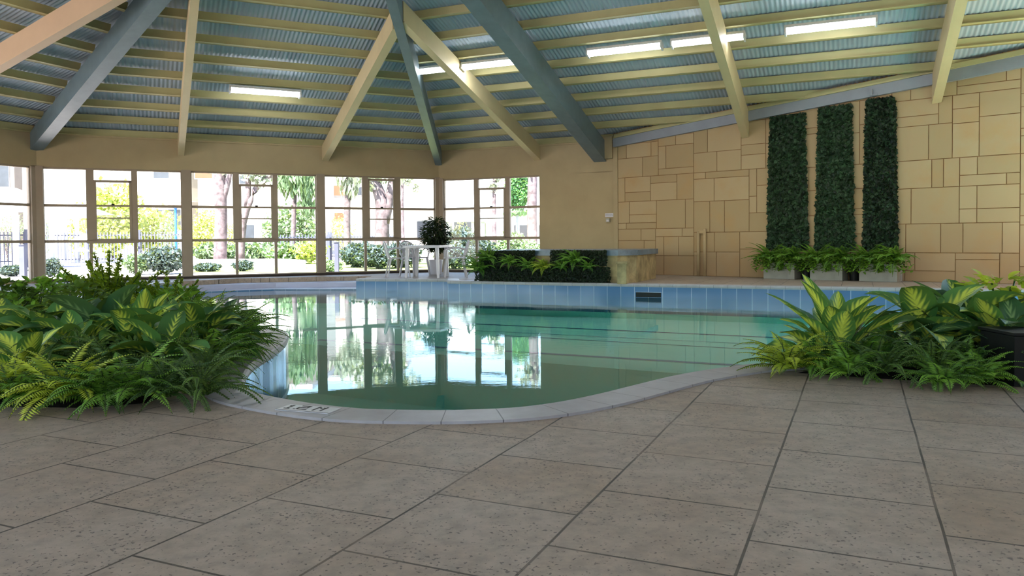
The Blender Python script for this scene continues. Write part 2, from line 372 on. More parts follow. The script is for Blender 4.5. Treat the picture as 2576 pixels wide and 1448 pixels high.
# floor hole = pool + the sunken entry steps along the window wall
iA = POOL.index((-3.37, 16.52)); iB = len(POOL)-len(left[:-1])
hole = [OUTW[i] for i in range(len(POOL))]
hole = hole[:iA]+[(-3.3, 16.6), (-3.3, 18.05), (-6.2, 17.35), (-7.2, 16.1)]+hole[iB:]
back_c = [c1-.0*u0, c0, P([-10.15, -.39, 0]), P([-1.9, -3.4, 0]), P([5.75, -6.4, 0])]
wall_end = c3+us*12.2
room = [c2, c3, wall_end, back_c[4], back_c[3], back_c[2], c0, c1]
# floor
fl = MB(); vs, ts = tess([[q[:2] for q in room], hole], 0.); fl.add(vs, up_tris(vs, ts))
# skirt of the hole and the outer edge so the slab has thickness
def skirt(mb, loop, z0, z1, mi=0):
    L = resample_len(loop); n = len(loop)
    for i in range(n):
        p, q = loop[i], loop[(i+1) % n]
        mb.add([(p[0], p[1], z0), (q[0], q[1], z0), (q[0], q[1], z1), (p[0], p[1], z1)], [(0, 1, 2, 3)], [(L[i], z0), (L[i+1], z0), (L[i+1], z1), (L[i], z1)], mi)
skirt(fl, hole, -.12, 0.); vs, ts = tess([[q[:2] for q in room], hole], -.12); fl.add(vs, up_tris(vs, ts))
struct(fl.build('floor', 'paving'))
# coping ring, open along the entry steps
seq = [i for i in range(len(POOL))]
cp = MB(); L = resample_len(POOL)
prof = [(0.0, -.045), (-.006, -.02), (0.0, .004), (.012, .013), (.245, .013), (.245, -.03)]
for i in range(len(POOL)):
    j = (i+1) % len(POOL)
    if i >= iA and i < iB: continue
    for k in range(len(prof)-1):
        q = []
        for idx, (d, z) in ((i, prof[k]), (j, prof[k]), (j, prof[k+1]), (i, prof[k+1])):
            t = d/.245; p = P(POOL[idx])*(1-t)+P(OUTW[idx])*t; q.append((p[0], p[1], z))
        cp.add(q, [(0, 1, 2, 3)], [(L[i], 0), (L[i+1], 0), (L[i+1], 1), (L[i], 1)])
struct(cp.build('pool_coping', 'coping'))
# pool basin: blue band, pale wall, floors
sh = MB(); n = len(POOL)
for i in range(n):
    if i >= iA and i < iB:
        z0 = -.215
    else: z0 = -.04
    p, q = POOL[i], POOL[(i+1) % n]
    for (za, zb, mi) in ((z0, -.52, 0), (-.52, -1.35, 1)):
        sh.add([(p[0], p[1], zb), (q[0], q[1], zb), (q[0], q[1], za), (p[0], p[1], za)], [(0, 1, 2, 3)], [(L[i], zb), (L[i+1], zb), (L[i+1], za), (L[i], za)], mi)
# deep floor near, shallow shelf far with navy nosings
pin = offset(POOL, -.002 if CCW else .002)
vs, ts = tess([pin], -1.3); sh.add(vs, up_tris(vs, ts), None, 1)
def clip_half(poly, p, nrm):             # keep side where (x-p).n > 0
    out = []; m = len(poly)
    for i in range(m):
        A, B = P(poly[i]), P(poly[(i+1) % m]); da, db = (A-p)@nrm, (B-p)@nrm
        if da >= 0: out.append(tuple(A))
        if da*db < 0: out.append(tuple(A+(B-A)*da/(da-db)))
    return out
SHZ = -.62
e0 = P([.32, 8.95]); e1 = P([1.85, 8.1]); sd = (e1-e0)/np.linalg.norm(e1-e0); sn = P([-sd[1], sd[0]]); sn = sn if sn[1] > 0 else -sn
shelf = clip_half(pin, e0, sn)
# keep the shelf clear of the left lobe
vs, ts = tess([shelf], SHZ); sh.add(vs, up_tris(vs, ts), None, 1)
pa, pb = e0-sd*9, e0+sd*9
cross = [q for q in shelf if abs((P(q)-e0)@sn) < 1e-6]
cross.sort(key=lambda q: (P(q)-e0)@sd)
if len(cross) >= 2:
    A, B = cross[0], cross[-1]; sh.add([(A[0], A[1], -1.3), (B[0], B[1], -1.3), (B[0], B[1], SHZ), (A[0], A[1], SHZ)], [(0, 1, 2, 3)], None, 1)
for (A, B, w) in (((-1.94, 10.75), (2.55, 8.62), .055), ((.64, 11.1), (3.9, 9.45), .018), ((-1.9, 13.75), (4.3, 10.75), .04), ((-1.2, 12.45), (4.0, 10.0), .012)):
    A, B = P(A), P(B); d = (B-A)/np.linalg.norm(B-A); A = A-d*1.0; B = B+d*(2.2); nn = P([-d[1], d[0]])*w
    if B[0] > 6: pass
    sh.add([(*(A-nn), SHZ+.004), (*(B-nn), SHZ+.004), (*(B+nn), SHZ+.004), (*(A+nn), SHZ+.004)], [(0, 1, 2, 3)], None, 2)
struct(sh.build('pool_basin', ['bluetile', 'plaster', 'darkblue']))
# water body
wt = MB(); outl = offset(POOL, .001 if CCW else -.001); vs, ts = tess([outl], WL); wt.add(vs, up_tris(vs, ts)); vs, ts = tess([outl], -1.34); wt.add(vs, [t[::-1] for t in up_tris(vs, ts)])
for i in range(n):
    p, q = outl[i], outl[(i+1) % n]; fc = (0, 1, 2, 3) if CCW else (3, 2, 1, 0)
    wt.add([(p[0], p[1], -1.34), (q[0], q[1], -1.34), (q[0], q[1], WL), (p[0], p[1], WL)], [fc])
# weld so the body is closed
import bmesh
wo = wt.build('pool_water', 'water'); bmm = bmesh.new(); bmm.from_mesh(wo.data); bmesh.ops.remove_doubles(bmm, verts=bmm.verts, dist=1e-4); bmesh.ops.recalc_face_normals(bmm, faces=bmm.faces); bmm.to_mesh(wo.data); bmm.free()
tag(wo, 'clear turquoise water filling the curved indoor pool', 'water', kind='stuff')
# entry steps sunk into the deck in front of the long window wall
stp = MB()
def slab(mb, poly, z0, z1, mi=0):
    vs, ts = tess([poly], z1); mb.add(vs, up_tris(vs, ts), None, mi); skirt(mb, poly, z0, z1, mi)
slab(stp, [(-7.2, 15.85), (-5.19, 16.72), (-3.37, 16.52), (-3.3, 16.6), (-3.3, 18.05), (-6.2, 17.35), (-7.2, 16.1)], -.3, -.2)
slab(stp, [(-7.3, 16.0), (-5.3, 17.15), (-3.3, 17.25), (-3.3, 18.05), (-6.2, 17.35)], -.2, -.1)
struct(stp.build('trim_4', 'deckedge'))
# paving slab on section of deck left of the table: side wall of the raised deck
sw = MB(); sw.add([(-3.37, 16.3, -.3), (-3.37, 18.2, -.3), (-3.37, 18.2, 0), (-3.37, 16.3, 0)], [(0, 1, 2, 3)], [(0, 0), (1.9, 0), (1.9, .3), (0, .3)])
# ------------------------------------------------------------------ walls with windows
def poly_prism(mb, pts3, nrm, th, mi=0):  # pts3 planar polygon, extruded outward (-nrm)
    k = len(pts3); a = [P(q, float) for q in pts3]; b = [q-P(nrm)*th for q in a]
    mb.add(a+b, [tuple(range(k)), tuple(range(2*k-1, k-1, -1))]+[(i, i+k, (i+1) % k+k, (i+1) % k) for i in range(k)], None, mi)
WT = .16
def wall_box(mb, o, u, n, t0, t1, z0, z1, th=WT, mi=0, z1b=None):
    z1b = z1 if z1b is None else z1b
    poly_prism(mb, [o+u*t0+Z3*z0, o+u*t1+Z3*z0, o+u*t1+Z3*z1b, o+u*t0+Z3*z1], n, th, mi)
HD = 2.45
pa_posts = [-8.98, -6.08, -3.06, 0]
w = MB()
wall_box(w, c2, ua, na, -9.0, .0, HD, HE+.16); wall_box(w, c2, ua, na, -9.0, 0, -.15, .03)
for t, wd in ((-9.07, .2), (-6.18, .2), (-3.16, .2), (-.1, .2)):
    wall_box(w, c2+na*.02, ua, na, t, t+wd, 0, HD+.02, WT+.02, 1)
struct(w.build('wall_far', ['render', 'frame']))
w = MB(); wall_box(w, c1, u0, n0, -9.0, 0, HD, HE+.16); wall_box(w, c1, u0, n0, -9.0, 0, -.15, .03)
for t, wd in ((-8.98, .2), (-6.08, .2), (-3.1, .2), (-.12, .14)): wall_box(w, c1, u0, n0, t, t+wd, 0, HD+.02, WT, 1)
struct(w.build('wall_left', ['render', 'frame']))
w = MB(); wall_box(w, c2, ub, nb, 0, TC3+.1, HD-.04, HE+.16); wall_box(w, c2, ub, nb, 0, 2.84, -.15, .03); wall_box(w, c2, ub, nb, 2.82, TC3+.1, -.15, HD-.02)
wall_box(w, c2+nb*.02, ub, nb, 0.0, .12, 0, HD, WT+.02, 1)
# narrow engaged column under the big blue rafter
wall_box(w, c2+nb*.07, ub, nb, TC3-.3, TC3-.02, HE-.42, HE+.1, .1)
struct(w.build('wall_far_right', ['render', 'frame']))

def window(name, o, u, n, t0, t1, m1, m2, lights=3, top=HD, sash_top=2.2, mid=1.64, low=.87, has_top=True, sash=True):
    r = MB(); q = MB(); gl = MB()
    def bar(mb, ta, tb, za, zb, dpt=.06, off=-.05): mb.box(o+u*ta+n*(off-dpt)+Z3*za, u*(tb-ta), n*dpt, Z3*(zb-za))
    # outer frame
    bar(r, t0, t1, top-.035, top+.004); bar(r, t0, t1, .025, .07); bar(r, t0, t0+.035, .05, top); bar(r, t1-.035, t1, .05, top)
    # mullions
    for (ma, mb_) in (m1, m2):
        bar(r, ma, mb_, low, top, .09, -.03); c = (ma+mb_)/2; bar(r, c-.03, c+.03, .05, low, .07, -.04)
    bar(r, t0, m1[0], low-.03, low+.03); bar(r, m2[1], t1, low-.03, low+.03)
    bar(r, t0, m1[0], mid-.028, mid+.028); bar(r, m2[1], t1, mid-.028, mid+.028)
    bar(r, m1[0], m2[1], low-.05, low+.03, .09, -.03)
    fr = r.build(name, 'frame'); struct(fr)
    if sash:
        a, b = m1[1], m2[0]; zt = sash_top if has_top else top-.07
        bar(q, a, a+.045, low, zt, .04, -.02); bar(q, b-.045, b, low, zt, .04, -.02); bar(q, a, b, zt-.04, zt+.01, .04, -.02); bar(q, a, b, low+.0, low+.05, .04, -.02)
        bar(q, a, b, mid-.02, mid+.02, .035, -.025); bar(q, a, b, 1.36, 1.385, .035, -.025)
        sa = q.build('sash', 'frame', fr)
        la = MB(); c = (a+b)/2; bar(la, c-.03, c+.03, mid+.01, mid+.045, .03, -.0); la.build('window_latch', 'dark', sa)
    gl.box(o+u*(t0+.01)+n*(-.082)+Z3*.04, u*(t1-t0-.02), n*.004, Z3*(top-.05)); gl.build('glass', 'glass', fr)
    return fr
window('window_1', c1, u0, n0, -3.0, -.1, (-2.1, -2.0), (-1.1, -1.0))
window('window_2', c2, ua, na, -8.9, -6.16, (-8.08, -7.93), (-7.20, -7.08), sash_top=2.19)
window('window_3', c2, ua, na, -6.0, -3.14, (-5.08, -4.94), (-4.18, -4.07), sash_top=2.17)
window('window_4', c2, ua, na, -2.98, -.08, (-2.02, -1.88), (-1.18, -1.03), has_top=False)
window('window_5', c2, ub, nb, .1, 2.84, (1.0, 1.12), (1.88, 2.0), top=HD-.04, sash_top=2.14)

# ------------------------------------------------------------------ ashlar wall
rs = random.Random(11)
blocks = []
def split(x0, z0, x1, z1, d=0):
    w_, h_ = x1-x0, z1-z0
    big = max(w_, h_)
    if d > 2 and w_ < .82 and h_ < .72 and (w_*h_ < .30 or rs.random() < .55) or (w_ < .42 and h_ < .42): blocks.append((x0, z0, x1, z1)); return
    if min(w_, h_) < .16 and big < 1.0: blocks.append((x0, z0, x1, z1)); return
    vert = rs.random() < (w_/(w_+h_))**1.3 if max(w_, h_)/min(w_, h_) < 2.2 else w_ > h_
    k = rs.choice([.22, .3, .38, .5, .62, .7, .78]) if d > 1 else rs.uniform(.4, .6)
    if vert:
        if w_ < .34: blocks.append((x0, z0, x1, z1)); return
        m_ = x0+w_*k; split(x0, z0, m_, z1, d+1); split(m_, z0, x1, z1, d+1)
    else:
        if h_ < .34: blocks.append((x0, z0, x1, z1)); return
        m_ = z0+h_*k; split(x0, z0, x1, m_, d+1); split(x0, m_, x1, z1, d+1)
x = .12
for wseg, hs in ((1.95, (1.05, 1.2, 1.1, .9)), (2.1, (.95, 1.3, 1.0, 1.0)), (1.9, (1.25, .95, 1.2, .85)), (2.0, (1.05, 1.15, 1.1, .95)), (2.0, (1., 1.2, 1., 1.05)), (2.05, (1.2, 1.1, .9, 1.05))):
    z = 0.
    for hh in hs:
        split(x, z, x+wseg, z+hh); z += hh
    x += wseg
w = MB(); g = .007
DB = us@nb*SL if False else float((us@nb))*SL
def roofz(t): return HE+.17+DB*t
def wpt(t, z, o=0.): return c3+us*t+Z3*z+ns*o
for (x0, z0, x1, z1) in blocks:
    zt0, zt1 = roofz(x0), roofz(x1)
    if z0 > min(zt0, zt1)-.05: continue
    za0 = min(z1, zt0)-g; za1 = min(z1, zt1)-g
    fr_ = [wpt(x0+g, z0+g, .012), wpt(x1-g, z0+g, .012), wpt(x1-g, za1, .012), wpt(x0+g, za0, .012)]
    bk = [wpt(x0+g, z0+g, -.001), wpt(x1-g, z0+g, -.001), wpt(x1-g, za1, -.001), wpt(x0+g, za0, -.001)]
    w.add(fr_+bk, [(0, 1, 2, 3), (0, 4, 5, 1), (1, 5, 6, 2), (2, 6, 7, 3), (3, 7, 4, 0)], None, 0, rs.random()*.98+.01)
poly_prism(w, [wpt(0, -.15), wpt(12.2, -.15), wpt(12.2, roofz(12.2)), wpt(0, roofz(0))], ns, .2, 1)
poly_prism(w, [wpt(0, 0, .03), wpt(.12, 0, .03), wpt(.12, roofz(.12)-.1, .03), wpt(0, roofz(0)-.1, .03)], ns, .05, 2)
struct(w.build('wall_right', ['stone', 'joint', 'render']))

# rest of the shell (behind and beside the camera): walls with wide openings
def open_wall(name, A, B, solid=False, hdr_top=HE+.16):
    u = B-A; Ln = np.linalg.norm(u); u = u/Ln; n_ = P([u[1], -u[0], 0]); mid_ = (A+B)/2
    if (O-mid_)@n_ < 0: n_ = -n_
    w = MB(); wall_box(w, A, u, n_, 0, Ln, HD, hdr_top); wall_box(w, A, u, n_, 0, Ln, -.15, .1)
    if solid: wall_box(w, A, u, n_, 0, Ln, .1, 1.15)
    k = max(2, int(Ln/3)+1)
    for i in range(k): t = (Ln-.25)*i/(k-1); wall_box(w, A, u, n_, t, t+.25, 0, HD)
    struct(w.build(name, 'render')); return (A, B, n_)
bw = [open_wall('wall_near_left', c0, back_c[2]), open_wall('wall_near', back_c[2], back_c[3], True), open_wall('wall_near_right', back_c[3], back_c[4], True)]
# gable end at the right: solid painted wall
w = MB(); A = back_c[4]; B = wall_end; u = (B-A)/np.linalg.norm(B-A); n_ = P([-u[1], u[0], 0]); Ln = np.linalg.norm(B-A)
rp = (O+ub*13-A)@u
poly_prism(w, [A-Z3*.15, B-Z3*.15, B+Z3*roofz(12.2), A+u*rp+Z3*6.1, A+Z3*3.2], n_, .2); struct(w.build('wall_far_end', 'render'))

# ------------------------------------------------------------------ roof sheets
def facet_smax(t, tO, sO, T0, ridge):
    if t >= tO: return sO if ridge else sO*max(0, (0-t))/(0-tO)
    return sO*(t-T0)/(tO-T0)
ZO = HE+.14+SL*10.5
def sheet(mb, o, u, n, t0, t1, smax, sOf):
    pitch = .0762; ph = 6; step = pitch/ph; N = int((t1-t0)/step); vs = []; fs = []
    for i in range(N+1):
        t = t0+i*step; sm = smax(t); dz = .009*math.cos(2*math.pi*i/ph)
        for s_ in (-.55, sm+.07):
            p = o+u*t+n*s_; vs.append((p[0], p[1], HE+.165+SL*10.5/sOf*s_+dz))
        if i: k = 2*i; fs.append((k-2, k-1, k+1, k))
    mb.add(vs, fs)
def fparams(o, u, n): return float((O-o)@u), float((O-o)@n)
mb = MB(); tO, sO = fparams(c2, ua, na); sheet(mb, c2, ua, na, -8.98, 0, lambda t: max(.0, facet_smax(t, tO, sO, -8.98, False)), sO); struct(mb.build('ceiling', 'sheet', smooth=True))
mb = MB(); tO0, sO0 = fparams(c1, u0, n0); sheet(mb, c1, u0, n0, -8.98, 0, lambda t: max(0, facet_smax(t, tO0, sO0, -8.98, False)), sO0); struct(mb.build('ceiling', 'sheet', smooth=True))
tOb, sOb = fparams(c2, ub, nb)
mb = MB(); sheet(mb, c2, ub, nb, 0, 13.6, lambda t: max(0, sOb*t/tOb if t < tOb else sOb), sOb); struct(mb.build('ceiling', 'sheet', smooth=True))
# plain slopes behind the camera
mb = MB(); Oz = O+Z3*(HE+.165+SL*10.5); R1 = Oz+ub*13.6
def ez(q): return P(q)+Z3*(HE+.165)
for tri in ((ez(c0), ez(back_c[2]), Oz), (ez(back_c[2]), ez(back_c[3]), Oz), (ez(back_c[3]), ez(back_c[4]), R1, Oz)): mb.add(list(tri), [tuple(range(len(tri)))])
struct(mb.build('ceiling', 'sheet'))

# ------------------------------------------------------------------ purlins
ORD = ['lowest', 'second', 'third', 'fourth', 'fifth', 'sixth', 'seventh', 'eighth', 'ninth', 'tenth', 'eleventh', 'twelfth', 'thirteenth', 'fourteenth']
def purlin(o, u, n, k, ta, tb, where, grp):
    s_ = k*SP; z = HE+SL*s_; p = MB(); up = Z3+n*SL; up = up/np.linalg.norm(up)
    A = o+n*s_+u*ta; dn = n+Z3*SL; dn = dn/np.linalg.norm(dn)
    p.box(A+Z3*z-dn*.012, u*(tb-ta), dn*.03, up*.152)                       # web
    p.box(A+Z3*z-dn*.012, u*(tb-ta), dn*.075, up*.010)                      # bottom lip
    p.box(A+Z3*z-dn*.012-dn*.05+up*.142, u*(tb-ta), dn*.05, up*.010)        # top lip
    ob = p.build('roof_purlin', 'purlin')
    tag(ob, '%s olive cream purlin up from the wall, %s' % (ORD[k], where), 'purlin', grp)
for k in range(14):
    s_ = k*SP
    if s_ < sO-.3:
        ta = -8.98+s_*(tO+8.98)/sO+.1; tb = s_*tO/sO-.1
        if tb-ta > .5: purlin(c2, ua, na, k, ta, tb, 'slope above the long window wall', 'roof purlins above the long window wall')
        ta = -8.98+s_*(tO0+8.98)/sO0+.1; tb = s_*tO0/sO0-.1
        if tb-ta > .5: purlin(c1, u0, n0, k, ta, tb, 'roof slope at far left', 'roof purlins at the far left')
    if s_ < sOb-.3:
        ta = s_*tOb/sOb+.1; tb = min(13.4, TC3+(s_/float(us@nb))*float(us@ub)+.1) if k else TC3
        purlin(c2, ub, nb, k, ta, tb, 'wide roof slope at right', 'roof purlins on the wide slope at right')

# ------------------------------------------------------------------ rafters
def beam(name, o2, dirv, s0, s1, slope, zl, D, wd, mat, label, cat, lipw=0, topgap=0.0):
    d = P([dirv[0], dirv[1], 0]); d = d/np.linalg.norm(d); r = P([d[1], -d[0], 0])
    p = MB(); A = o2+d*s0+Z3*(zl+slope*s0-D); B = o2+d*s1+Z3*(zl+slope*s1-D)
    # I-beam-like: soffit flange, web box
    for (w_, za, zb) in ((wd, 0, D-topgap),):
        vs = [A-r*w_/2+Z3*za, A+r*w_/2+Z3*za, B+r*w_/2+Z3*za, B-r*w_/2+Z3*za, A-r*w_/2+Z3*zb, A+r*w_/2+Z3*zb, B+r*w_/2+Z3*zb, B-r*w_/2+Z3*zb]
        p.add(vs, [(0, 3, 2, 1), (4, 5, 6, 7), (0, 1, 5, 4), (1, 2, 6, 5), (2, 3, 7, 6), (3, 0, 4, 7)])
    if lipw:
        w_ = wd+lipw; zb = .018
        vs = [A-r*w_/2-Z3*.006, A+r*w_/2-Z3*.006, B+r*w_/2-Z3*.006, B-r*w_/2-Z3*.006, A-r*w_/2+Z3*zb, A+r*w_/2+Z3*zb, B+r*w_/2+Z3*zb, B-r*w_/2+Z3*zb]
        p.add(vs, [(0, 3, 2, 1), (4, 5, 6, 7), (0, 1, 5, 4), (1, 2, 6, 5), (2, 3, 7, 6), (3, 0, 4, 7)])
    ob = p.build(name, mat); tag(ob, label, cat, 'roof beams'); return ob
def jack(o, u, n, t, tO, sO, T0, ridge=False): return facet_smax(t, tO, sO, T0, ridge)
beam('roof_rafter', c2+ua*-6.18, na, 0.0, jack(c2, ua, na, -6.18, tO, sO, -8.98)-.1, SL, HE, .36, .13, 'rafter', 'slim cream rafter seen end on, nearly vertical in view, above the left windows', 'beam')
beam('roof_rafter', c2+ua*-2.94, na, 0.0, jack(c2, ua, na, -2.94, tO, sO, -8.98)-.1, SL, HE, .36, .16, 'rafter', 'cream rafter leaning left at its foot, just left of the narrow blue corner beam', 'beam')
beam('roof_rafter', c1+u0*-2.75, n0, 0.0, jack(c1, u0, n0, -2.75, tO0, sO0, -8.98)-.1, SL, HE, .36, .14, 'rafter2', 'wide peach cream rafter crossing the upper left corner', 'beam', .03)
beam('roof_rafter', c1+u0*-6.0, n0, 0.0, jack(c1, u0, n0, -6.0, tO0, sO0, -8.98)-.1, SL, HE, .36, .14, 'rafter2', 'cream rafter beyond the upper left corner', 'beam', .03)
beam('roof_rafter', c2+ub*2.78, nb, 0.0, sOb*2.78/tOb-.1 if 2.78 < tOb else sOb, SL, HE, .36, .13, 'rafter', 'cream rafter leaning right, between the narrow and the big blue beams', 'beam', .03)
beam('roof_rafter', c2+ub*7.82, nb, float((us@nb))*((7.82-TC3)/float(us@ub))+.0, sOb, SL, HE, .5, .15, 'rafter', 'cream rafter whose foot rests on the stone wall left of the green wall strips', 'beam')
beam('roof_rafter', c2+ub*11.23, nb, float((us@nb))*((11.23-TC3)/float(us@ub))+.0, sOb, SL, HE, .5, .15, 'rafter', 'cream rafter at far right, its foot on the stone wall beyond the green strips', 'beam')
def hipslope(cn): d = O-cn; L_ = np.linalg.norm(d); return SL*sO/L_, L_
for cn, wd, D, label in ((c1, .24, .36, 'blue grey steel hip beam rising from the corner left of the windows'), (c2, .17, .37, 'narrow blue grey steel hip beam over the corner of the two window walls')):
    m_, L_ = hipslope(cn); beam('hip_beam', cn, (O-cn)[:2], .0, L_, m_, HE, D, wd, 'hip', label, 'beam')
beam('hip_beam', c2+ub*4.38, nb, 0.0, sOb, SL, HE, .48, .26, 'hip', 'big blue grey steel beam rising over the beige wall at the end of the stone wall', 'beam', .04)
# beam and trim along the head of the stone wall
p = MB()
for (ta, tb) in ((.05, 12.1),):
    for (off, z0, z1, wd) in ((.012, -.17, .03, .10),):
        A = wpt(ta, HE+DB*ta+z0, off); B = wpt(tb, HE+DB*tb+z0, off)
        vs = [A, A+ns*wd, B+ns*wd, B]; vs = vs+[q+Z3*(z1-z0) for q in vs]
        p.add(vs, [(0, 3, 2, 1), (4, 5, 6, 7), (0, 1, 5, 4), (1, 2, 6, 5), (2, 3, 7, 6), (3, 0, 4, 7)])
br_ = p.build('wall_beam', 'hip'); M_['hipg'] = painted('grey_steel_paint', (.27, .30, .34), .5, .08, 3, .4); br_.data.materials[0] = M_['hipg']
tag(br_, 'grey steel beam running along the top of the stone wall', 'beam')
p = MB(); A = wpt(.1, HE+DB*.1+.03, .012); B = wpt(12.1, HE+DB*12.1+.03, .012); vs = [A, A+ns*.14, B+ns*.14, B]; vs = vs+[q+Z3*.085 for q in vs]
p.add(vs, [(0, 3, 2, 1), (4, 5, 6, 7), (0, 1, 5, 4), (1, 2, 6, 5), (2, 3, 7, 6), (3, 0, 4, 7)]); struct(p.build('trim_1', 'purlin'))
# small bracket on the grey beam
p = MB(); q = wpt(5.72, HE+DB*5.72-.16, .11); p.box(q, us*.05, ns*.05, Z3*.12); p.box(q+us*.05, us*.08, ns*.03, Z3*.03); tag(p.build('beam_bracket', 'hipg'), 'small steel bracket on the grey beam above the rightmost green strip', 'bracket')
# fascia lines on the painted walls
p = MB(); p.box(c2+na*.0-ua*8.98+Z3*(HE-.03), ua*8.98, na*.03, Z3*.04); struct(p.build('trim_2', 'render'))
p = MB(); p.box(c2+Z3*(HE-.03), ub*TC3, nb*.03, Z3*.04); struct(p.build('trim_3', 'render'))

M_['brown'] = painted('dark_brown_skirting', (.05, .035, .03), .6, .1, 3, .3)
p = MB(); p.box(c2-ua*8.95+na*.03+Z3*.002, ua*8.85, na*.02, Z3*.05); struct(p.build('baseboard_far', 'brown'))
p = MB(); p.box(c2+ub*.15+nb*.03+Z3*.002, ub*2.68, nb*.02, Z3*.05); struct(p.build('baseboard_far_right', 'brown'))

# ------------------------------------------------------------------ fluorescent battens
def lamp(o, u, n, s_, t0, t1, label, dim=False):
    z = HE+SL*s_-.085; up = (Z3-n*SL); up /= np.linalg.norm(up); dn = n+Z3*SL; dn /= np.linalg.norm(dn)
    r = empty('fluorescent_light', o+u*(t0+t1)/2+n*s_+Z3*z); base = P(r.location)
    b = MB(); b.box(o+u*t0+n*s_+Z3*z-dn*.09-base, u*(t1-t0), dn*.18, up*.05); b.build('housing', 'fixture', r)
    for tt in (t0, t1-.03): e = MB(); e.box(o+u*tt+n*s_+Z3*z-dn*.085-up*.07-base, u*.03, dn*.17, up*.07); e.build('end_cap', 'fixture', r)
    if not dim:
        d = MB(); vs = []
        for tt in (t0+.03, t1-.03):
            for k in range(7):
                a = math.pi*k/6; vs.append(o+u*tt+n*s_+Z3*z-base+dn*math.cos(a)*.078-up*math.sin(a)*.065)
        d.add(vs, [(k, k+1, k+8, k+7) for k in range(6)]); d.build('diffuser', 'tube', r, True)
    else:
        for sgn in (-1, 1):
            d = MB(); d.tube([o+u*(t0+.03)+n*s_+Z3*z-base+dn*.045*sgn-up*.03, o+u*(t1-.03)+n*s_+Z3*z-base+dn*.045*sgn-up*.03], .018, 8); d.build('tube_lamp', 'tube_dim' if sgn < 0 else 'tube', r, True)
    tag(r, label, 'light', 'fluorescent battens under the roof')
lamp(c2, ua, na, 2.81, -5.39, -4.01, 'lit fluorescent batten on the slope above the long window wall')
lamp(c2, ub, nb, 4.16, 1.84, 2.64, 'twin tube batten half hidden between the narrow blue beam and a cream rafter', True)
lamp(c2, ub, nb, 4.15, 2.86, 4.2, 'lit batten just left of the big blue beam')
lamp(c2, ub, nb, 4.15, 5.42, 6.80, 'lit batten just right of the big blue beam')
lamp(c2, ub, nb, 4.15, 6.95, 8.2, 'short looking twin tube batten touching the cream rafter on the right', True)
lamp(c2, ub, nb, 4.17, 8.82, 10.20, 'longest looking lit batten, above the green wall strips')

# ================================================================== plants
def rot_z(v, a): c, s = math.cos(a), math.sin(a); return P([v[0]*c-v[1]*s, v[0]*s+v[1]*c, v[2]])
def arch(L, el, droop, n):               # frond midline in the x-z plane
    pts = [P([0., 0, 0])]; a = el
    for i in range(n):
        pts.append(pts[-1]+P([math.cos(a), 0, math.sin(a)])*L/n); a -= droop/n
    return pts
def frond(mb, st, base, azm, L, el, droop, wid, npin, rg, twist=0, shp=1.0, lw=.3):
    pts = arch(L, el, droop, npin); tone_ = rg.uniform(.01, 1)
    for i in range(1, npin+1):
        t = i/npin; p = pts[i]; d = pts[i]-pts[i-1]; d /= np.linalg.norm(d)
        w = wid*(math.sin(math.pi*min(1, (t*.86+.14))**.8)**.7)*(1.03-t**3)*rg.uniform(.85, 1.1); step = L/npin
        up = P([-d[2], 0, d[0]])
        for sg in (-1, 1):
            side = P([0, sg, 0.])*.92+d*.42-up*rg.uniform(.05, .3); side /= np.linalg.norm(side)
            tip = p+side*w; hw = step*lw*1.6; m1 = p+side*w*.4+d*hw+up*.002; m2 = p+side*w*.4-d*hw+up*.002
            q = [p-d*hw*.3, m2-up*.004, tip-up*w*.12, m1-up*.004, p+side*w*.45+up*.003]
            q = [base+rot_z(v, azm) for v in q]
            mb.add(q, [(0, 1, 4), (1, 2, 4), (4, 2, 3), (0, 4, 3)], None, 0, tone_)
    pp = [base+rot_z(v, azm) for v in pts]
    st.tube(pp[::max(1, npin//6)], [.0035*(1-.7*k/len(pp[::max(1, npin//6)])) for k in range(len(pp[::max(1, npin//6)]))], 4, False)
def fern_proto(kind, seed, half=False):
    rg = random.Random(seed); lf = MB(); st = MB()
    N = {'fern': 34, 'lime': 34, 'dark': 30}[kind]
    if half: N = 20
    for i in range(N):
        azm = 2*math.pi*(i*.381966)+rg.uniform(-.3, .3); k = i/N
        if half:
            azm = ((azm+math.pi) % (2*math.pi)-math.pi)*.40
            if k < .15: k = .15
        L = rg.uniform(.30, .42); el = 1.35-.95*k+rg.uniform(-.15, .15)
        if kind == 'dark': frond(lf, st, P([rg.uniform(-.03, .03), rg.uniform(-.03, .03), 0]), azm, L*1.05, el, rg.uniform(1.1, 1.9), rg.uniform(.022, .03), 34, rg, lw=.28)
        else: frond(lf, st, P([rg.uniform(-.03, .03), rg.uniform(-.03, .03), 0]), azm, L, el, rg.uniform(.9, 1.9), rg.uniform(.048, .072), 28, rg, lw=.27)
    return lf, st
def leaf(mb, base, azm, L, W, el, droop, fold=.25, roll_=0, n=9):
    pts = arch(L, el, droop, n); vs = []; uvs = []
    for i, p in enumerate(pts):
        t = i/n; w = W*.5*(math.sin(math.pi*min(1, t*.93+.05)**.75)**.8) if i < n else .001
        d = (pts[min(i+1, n)]-pts[max(i-1, 0)]); d /= np.linalg.norm(d); up = P([-d[2], 0, d[0]])
        for j, s_ in enumerate((-1, -.5, 0, .5, 1)):
            sd_ = P([0, 1., 0])*math.cos(roll_)+up*math.sin(roll_)
            q = p+sd_*w*s_+up*(abs(s_)**1.4*w*fold-.06*w*math.sin(t*14+s_*2)); vs.append(base+rot_z(q, azm)); uvs.append(((s_+1)/2, t))
    fs = [(i*5+j, i*5+j+1, i*5+j+6, i*5+j+5) for i in range(n) for j in range(4)]
    mb.add(vs, fs, uvs, 0, rnd.uniform(.01, 1))
